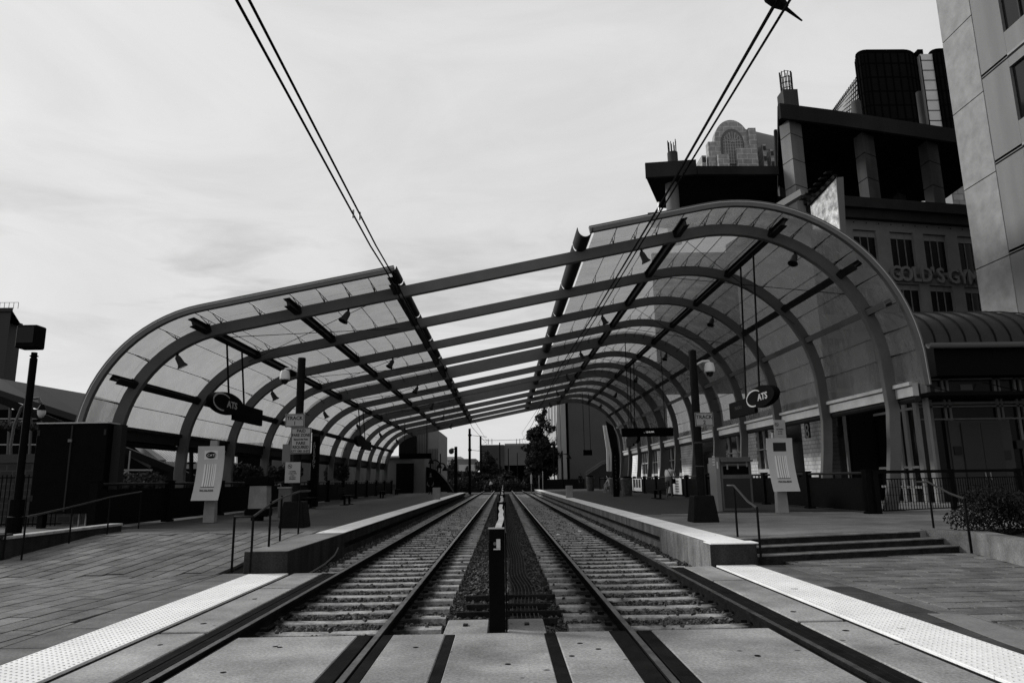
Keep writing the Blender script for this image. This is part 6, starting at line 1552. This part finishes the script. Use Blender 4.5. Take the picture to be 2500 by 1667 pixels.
# pale corrugated roof seen under the left eave
t = thing('corrugated_roof', 'pale corrugated roof of a low shed seen under the left eave', 'roof', PY(400,1120,34))
q = [PY(300,1068,38), PY(560,1100,46), PY(560,1130,40), PY(395,1127,34)]
q = [PY(298,1056,40), PY(580,1072,44), PY(580,1133,36), PY(396,1130,34)]
quadslab(MB(), q, (0,0,-.25)).build('deck', mat('roof_pale', .30, .6, .1, 2), t)
A_, B_, C_, D_ = q
for i in range(1, 34): f = i/34; MB().beam(A_.lerp(B_, f)+Vector((0,0,.04)), D_.lerp(C_, f)+Vector((0,0,.04)), .07, .07).build('corrugation', mat('roof_rib', .45, .6), t)
MB().beam(A_, D_, .3, .3).build('verge', mat('verge_grey', .10, .6), t)
MB().slab([Vector((p.x, p.y, 0)) for p in (D_+Vector((0,.3,0)), C_+Vector((0,.3,0)), C_+Vector((0,6,0)), D_+Vector((0,6,0)))], D_.z-.3).build('shed_wall', mat('shed_wall', .018, .9, .2, 2), t)
t = thing('gable_roof', 'grey gabled roof beyond the third left arch', 'roof', PY(660,1120,70))
quadslab(MB(), [PY(585,1140,60), PY(640,1115,60), PY(760,1105,66), PY(830,1115,66), PY(830,1200,66), PY(585,1200,60)], (0,4,0)).build('gable', mat('gable_grey', .075, .8, .1, 1), t); MB().beam(PY(583,1141,59.8), PY(641,1114,59.8), .25, .3).build('verge', mat('verge_dark', .03), t)
t = thing('rear_wall', 'long low grey wall behind the far part of the left fence', 'wall', (-16, 62, 0))
MB().box(-16.4, -16, 47, 98, 0, 3.7).build('wall', mat('rear_wall_grey', .13, .9, .2, .5), t); MB().box(-16.5, -15.9, 47, 98, 3.701, 3.9).build('coping', mat('verge_grey', .10), t)
# street lamp post between left arches
t = thing('street_lamp', 'slim dark lamp post behind the second left arch', 'street lamp', PY(467,1200,30)); MB().ring([PY(467,1200,30), PY(467,1070,30)], .09, 8).build('post', BLK, t); MB().ring([PY(467,1128,30), PY(467,1132,30)], .18, 10).build('collar', BLK, t)
# high rise at the far left edge
t = thing('high_rise', 'dark high-rise with window bays cut by the left edge of the picture', 'building', PY(0,900,150)); a = PY(-60,762,150); b_ = PY(5,940,150)
MB().prism([(a.x,150),(b_.x,150),(b_.x*1.102,165),(a.x,165)], 0, a.z, 'xy').build('wall', mat('highrise_wall', .04, .8), t); MB().prism([(a.x,149.6),(b_.x+.6,149.6),(b_.x*1.102,165.3),(a.x,165.3)], a.z+.01, a.z+.8, 'xy').build('cornice', mat('highrise_cornice', .03), t)
for i in range(9):
    z = a.z-2.6-i*2.9
    for xx in (-4.2, -8.5): MB().box(b_.x+xx, b_.x+xx+1.9, 149.85, 149.99, z-1.4, z).build('window', DGL, t)
mb = MB()
for i in range(8): mb.beam((b_.x-6+i, 150.5, a.z+.8), (b_.x-6+i, 150.5, a.z+2.2), .08, .08, (0,1,0))
mb.beam((b_.x-7, 150.5, a.z+2.2), (b_.x+1, 150.5, a.z+2.2), .08, .08); mb.build('roof_rail', mat('rail_grey', .15), t)
# ================================================================== FAR CENTRE
def wall_px(name, lab, px, Y, m, dpt=10, cat='building'):
    a = PY(px[0], px[1], Y); b_ = PY(px[2], px[3], Y); t = thing(name, lab, cat, ((a.x+b_.x)/2, Y, max(0, b_.z)))
    MB().box(a.x, b_.x, Y, Y+dpt, min(-.3, b_.z), a.z).build('wall', m, t); return t, a, b_
t, a, b_ = wall_px('warehouse', 'dark windowless warehouse closing the view beyond the tracks', (1173,1086,1232,1200), 190, mat('warehouse_dark', .05, .9, .1, .2), 30)
c = PY(1320,1085,190); ww = mat('warehouse_grey', .10, .9, .12, .2)
z_op = PY(1270,1135,190).z
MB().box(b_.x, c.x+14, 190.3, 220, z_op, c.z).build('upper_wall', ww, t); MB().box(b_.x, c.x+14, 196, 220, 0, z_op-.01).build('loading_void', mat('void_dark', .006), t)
for xx in (1240, 1290): p = PY(xx,1150,190.5); MB().box(p.x, p.x+.5, 190.5, 191, 0, z_op).build('pillar', mat('pillar_grey', .05), t)
MB().box(PY(1232,1083,192).x, c.x+14, 192, 215, c.z+.01, c.z+.5).build('roof_edge', mat('roof_edge', .2), t)
# fence / dark bank across far tracks
t = thing('dark_hedge', 'low dark hedge bank across the far end of the tracks', 'hedge', (0, 108, 0)); random.seed(40)
crown([(x_, 112+random.uniform(-2,2), .6+random.uniform(0,.6), 2.6, 1.2, 1.1) for x_ in range(-28, 24, 3)], 9000, .35).build('foliage', LEAF, t); MB().box(-30, 24, 113.5, 114, -.3, 1.3).build('stems', BARK, t)
# far pale low buildings
t, a, b_ = wall_px('pale_block', 'far pale low building left of the catenary pole', (1070,1115,1125,1185), 260, mat('far_pale', .42, .9, .08, .1), 20)
t, a, b_ = wall_px('grey_block', 'far grey flat roofed building behind the catenary pole', (1117,1120,1162,1185), 230, mat('far_grey', .14, .9, .1, .1), 20)
MB().box(PY(1120,1135,229).x, PY(1160,1135,229).x, 228.5, 229.9, PY(1120,1150,229).z, PY(1120,1134,229).z).build('pale_band', mat('far_pale', .42), t)
# left far building with light band (station building)
t, a, b_ = wall_px('striped_building', 'grey building with vertical cladding strips at the end of the left canopy', (1008,1052,1070,1200), 88, mat('clad_grey', .16, .8, .1, .5), 14)
for i in range(16):
    xx = a.x+(b_.x-a.x)*i/16; MB().box(xx, xx+.10, 87.9, 87.99, 0, a.z-(0 if i < 10 else 2.2)).build('cladding_strip', mat('clad_dark', .07, .8), t)
t, a, b_ = wall_px('dark_shed', 'black flat fronted shed under the end of the left canopy', (974,1062,1009,1200), 84, mat('void_dark', .006), 3)
t, a, b_ = wall_px('low_pale_building', 'low pale building with a black doorway at the end of the left platform', (932,1118,1035,1205), 78, mat('pale_low', .11, .85, .15, .6), 5)
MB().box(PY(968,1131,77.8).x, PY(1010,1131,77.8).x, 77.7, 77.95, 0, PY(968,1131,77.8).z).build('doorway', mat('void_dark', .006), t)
MB().box(PY(930,1117,77.6).x, PY(1003,1117,77.6).x, 77.5, 83, a.z+.01, a.z+.2).build('roof_edge', mat('roof_pale2', .35), t)
# escalator cover with arched lamps
t = thing('ramp_canopy', 'black sloping covered ramp descending to the right beyond the left platform', 'canopy', (-10, 80, 0))
quadslab(MB(), [PY(1022,1133,80), PY(1065,1147,80), PY(1090,1175,80), PY(1105,1200,80), PY(1015,1200,80)], (0,2.5,0)).build('hood', MTD, t)
for i, (xc_, yb2, sc) in enumerate(((1040,1128,13),(1062,1138,11),(1078,1144,9))):
    t = thing('arched_lamp', ['nearest','middle','farthest'][i]+' arched lamp above the black covered ramp', 'street lamp', PY(xc_-sc, 1140, 79), 'arched lamps by the covered ramp')
    q = [PY(xc_-sc, 1150, 79)]+[PY(xc_-sc*math.cos(PI*k/10*.9), yb2-5-sc*.9*math.sin(PI*k/10*.9), 79) for k in range(11)]
    MB().ring(q, .07, 6).build('arm', BLKF, t); e = q[-1]; MB().ring([e, e-Vector((0,0,.55))], [.06,.34], 10).build('shade', BLKF, t)
# poles at the far centre
def pole(lab, x_, yt, yb2, Y, r, name='catenary_pole', cat='pole'):
    t = thing(name, lab, cat, PY(x_, yb2, Y)); b0 = PY(x_, yb2, Y); tp = PY(x_, yt, Y); MB().ring([(b0.x,Y,-.3),(b0.x,Y,tp.z)], [r,r*.8], 10).build('shaft', BLKF, t, smooth=True); return t, b0, tp
t, b0, tp = pole('tall black catenary pole left of the far tracks', 1147, 1046, 1190, 92, .19)
for yy_ in (1062, 1098): p = PY(1147, yy_, 92); MB().ring([(p.x,92,p.z),(p.x+2.2,92,p.z-.25)], .03, 5).build('bracket_arm', BLKF, t); MB().ring([(p.x,92,p.z-.12),(p.x,92,p.z+.12)], .23, 8).build('collar', BLKF, t)
pole('second black catenary pole farther up the track', 1174, 1064, 1190, 120, .20); pole('thin far catenary pole before the warehouse', 1221, 1080, 1190, 140, .15); pole('thin pole in front of the grey warehouse wall', 1242, 1094, 1180, 150, .12); pole('short thin pole before the warehouse opening', 1264, 1105, 1180, 160, .10)
t, b0, tp = pole('black pole with dome camera at the far left platform end', 1113, 1090, 1190, 84, .22, 'camera_pole'); p = PY(1102,1099,84); MB().ring([tp-Vector((0,0,.3)), Vector((p.x,84,tp.z-.2))], .06, 6).build('camera_arm', BLKF, t); MB().ring([(p.x,84,tp.z-.2),(p.x,84,tp.z-.35),(p.x,84,tp.z-.7),(p.x,84,tp.z-.85)], [.1,.3,.3,.1], 10).build('camera_housing', mat('cam_dark', .03, .4), t, smooth=True)
t, b0, tp = pole('thin lamp pole with double arm far left of centre', 1096, 1124, 1185, 120, .08, 'street_lamp', 'street lamp'); MB().beam(tp+Vector((-.45,0,0)), tp+Vector((.45,0,0)), .1, .12).build('cross_arm', BLK, t)
pole('short thin pole beside the arched lamps', 1075, 1107, 1160, 82, .07, 'pole')
sw = thing('span_wire', 'thin span wire crossing above the far tracks', 'overhead wire', PY(1195,1078,118)); MB().ring([PY(1174,1072,120), PY(1195,1075,120), PY(1235,1074,120), PY(1268,1073,120), PY(1300,1068,120)], .03, 4).build('cable', BLKF, sw)
for xx in (1192, 1201, 1261, 1269): p = PY(xx,1074,120); MB().ring([p+Vector((0,0,.2)), p-Vector((0,0,.7))], .05, 4).build('dropper', BLKF, sw)
# ---- building right of centre with blank wall
t = thing('corner_building', 'grey building with blank end wall and tall side windows beyond the right canopy', 'building', PY(1420,1190,94))
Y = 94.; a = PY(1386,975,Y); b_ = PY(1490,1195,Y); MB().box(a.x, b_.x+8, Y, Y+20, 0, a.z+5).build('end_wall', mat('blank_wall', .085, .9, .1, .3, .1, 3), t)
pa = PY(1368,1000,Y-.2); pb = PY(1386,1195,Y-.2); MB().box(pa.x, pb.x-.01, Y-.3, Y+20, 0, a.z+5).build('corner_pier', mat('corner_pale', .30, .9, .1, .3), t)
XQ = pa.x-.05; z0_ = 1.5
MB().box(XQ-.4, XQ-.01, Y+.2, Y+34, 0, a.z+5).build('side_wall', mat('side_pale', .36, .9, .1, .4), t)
for i in range(5):
    y0_ = Y+2+i*6.2
    for zz in (3.0, 8.2): 
        wo = MB().box(XQ-.46, XQ-.41, y0_, y0_+3.6, zz, zz+4.2).build('window', DGL, t); MB().box(XQ-.50, XQ-.465, y0_+1.7, y0_+1.85, zz, zz+4.2).build('mullion', mat('mullion_grey', .2), wo)
MB().box(b_.x-9.5, b_.x+8, Y-1.2, Y-.9, 0, 1.5).build('plinth_wall', mat('plinth_dark', .012, .9), t)
# steps with sloping rail against the blank wall
s3 = thing('stair_flight', 'dark stair flight with sloping rail against the blank grey wall', 'stairs', PY(1450,1180,88)); 
quadslab(MB(), [PY(1432,1160,88), PY(1470,1134,88), PY(1495,1127,88), PY(1495,1195,88), PY(1432,1195,88)], (0,2,0)).build('flight', mat('flight_dark', .03, .9), s3)
for k in (0, 5): MB().ring([PY(1430,1158-k,87.5), PY(1470,1131-k,87.5), PY(1496,1124-k,87.5)], .05, 5).build('rail', mat('rail_mid', .09, .5), s3)
# pale leaning sheet and black arch at the right canopy's end
t = thing('leaning_mast', 'pale leaning twin strips beside the last right arches', 'mast', PY(1480,1190,82))
for k in (0, 6): quadslab(MB(), [PY(1472+k,1038,82), PY(1476+k,1038,82), PY(1489+k,1120,82), PY(1489+k,1150,82), PY(1482+k,1150,82), PY(1481+k,1100,82)], (0,.15,0)).build('strip', mat('strip_pale', .55, .7), t)
t = thing('black_screen', 'black curved screen wall under the last right arch', 'screen wall', PY(1495,1190,79)); quadslab(MB(), [PY(1479,1027,79), PY(1497,1040,79), PY(1506,1065,79), PY(1512,1110,79), PY(1514,1195,79), PY(1494,1195,79), PY(1494,1105,79)], (0,.3,0)).build('screen', MTD, t)
p = pz(1498,1212,PZT); t = thing('emergency_pole', 'black lettered call pole behind the paired bins', 'emergency pole', p); a = PY(1494,1092,p.y); MB().box(a.x, a.x+.35, p.y, p.y+.3, PZT, a.z).build('body', BLKF, t)
for i, ch in enumerate('EMERGENCY'): text('lettering', ch, .2, mat('letter_dim', .08, .5), t, face_cam((a.x+.17, p.y-.01, a.z-.6-.24*i)), .004)
# lamps right of centre
for (x_, yt, yb2, Y, arm, lab) in ((1375,1100,1196,86,1,'dark lamp post with bell shade before the grey building'),):
    t, b0, tp = pole(lab, x_, yt, yb2, Y, .10, 'street_lamp', 'street lamp'); MB().ring([tp-Vector((0,0,.4)), tp+Vector((.7,0,-.4))], .05, 5).build('arm', BLKF, t); MB().ring([tp+Vector((.65,0,-.4)), tp+Vector((.65,0,-.95))], [.06,.36], 10).build('shade', BLKF, t)
t = thing('globe_lamp', 'pair of pale globe lamps against the tall tree', 'street lamp', PY(1355,1095,88)); MB().ring([(PY(1352,1095,88).x,88,0), PY(1352,1092,88)], .07, 6).build('post', BLKF, t)
for xx, rr in ((1348,.12),(1360,.18)):
    c = PY(xx,1090,88); MB().ring([c+Vector((0,0,rr)), c+Vector((0,0,rr*.7)), c, c-Vector((0,0,rr*.7)), c-Vector((0,0,rr))], [.01,rr*.72,rr,rr*.72,.01], 10).build('globe', mat('globe_grey', .5, .4), t, smooth=True)
# vertical light poles near the tree foot
for i, (xx, yt, lab) in enumerate(((1325,1150,'pale thin post by the tree foot'), (1316,1160,'second pale thin post by the tree foot'), (1297,1155,'small pale sign post left of the tree foot'))):
    b0 = PY(xx,1185,90); tp = PY(xx,yt,90); t = thing('thin_post', lab, 'post', b0); MB().ring([(b0.x,90,-.2), tp], .05, 6).build('shaft', mat('post_pale', .25, .6), t)
    if i == 2: MB().box(b0.x-.12, b0.x+.12, 89.9, 89.95, tp.z-1.3, tp.z-.2).build('plate', mat('post_plate', .4, .6), t)
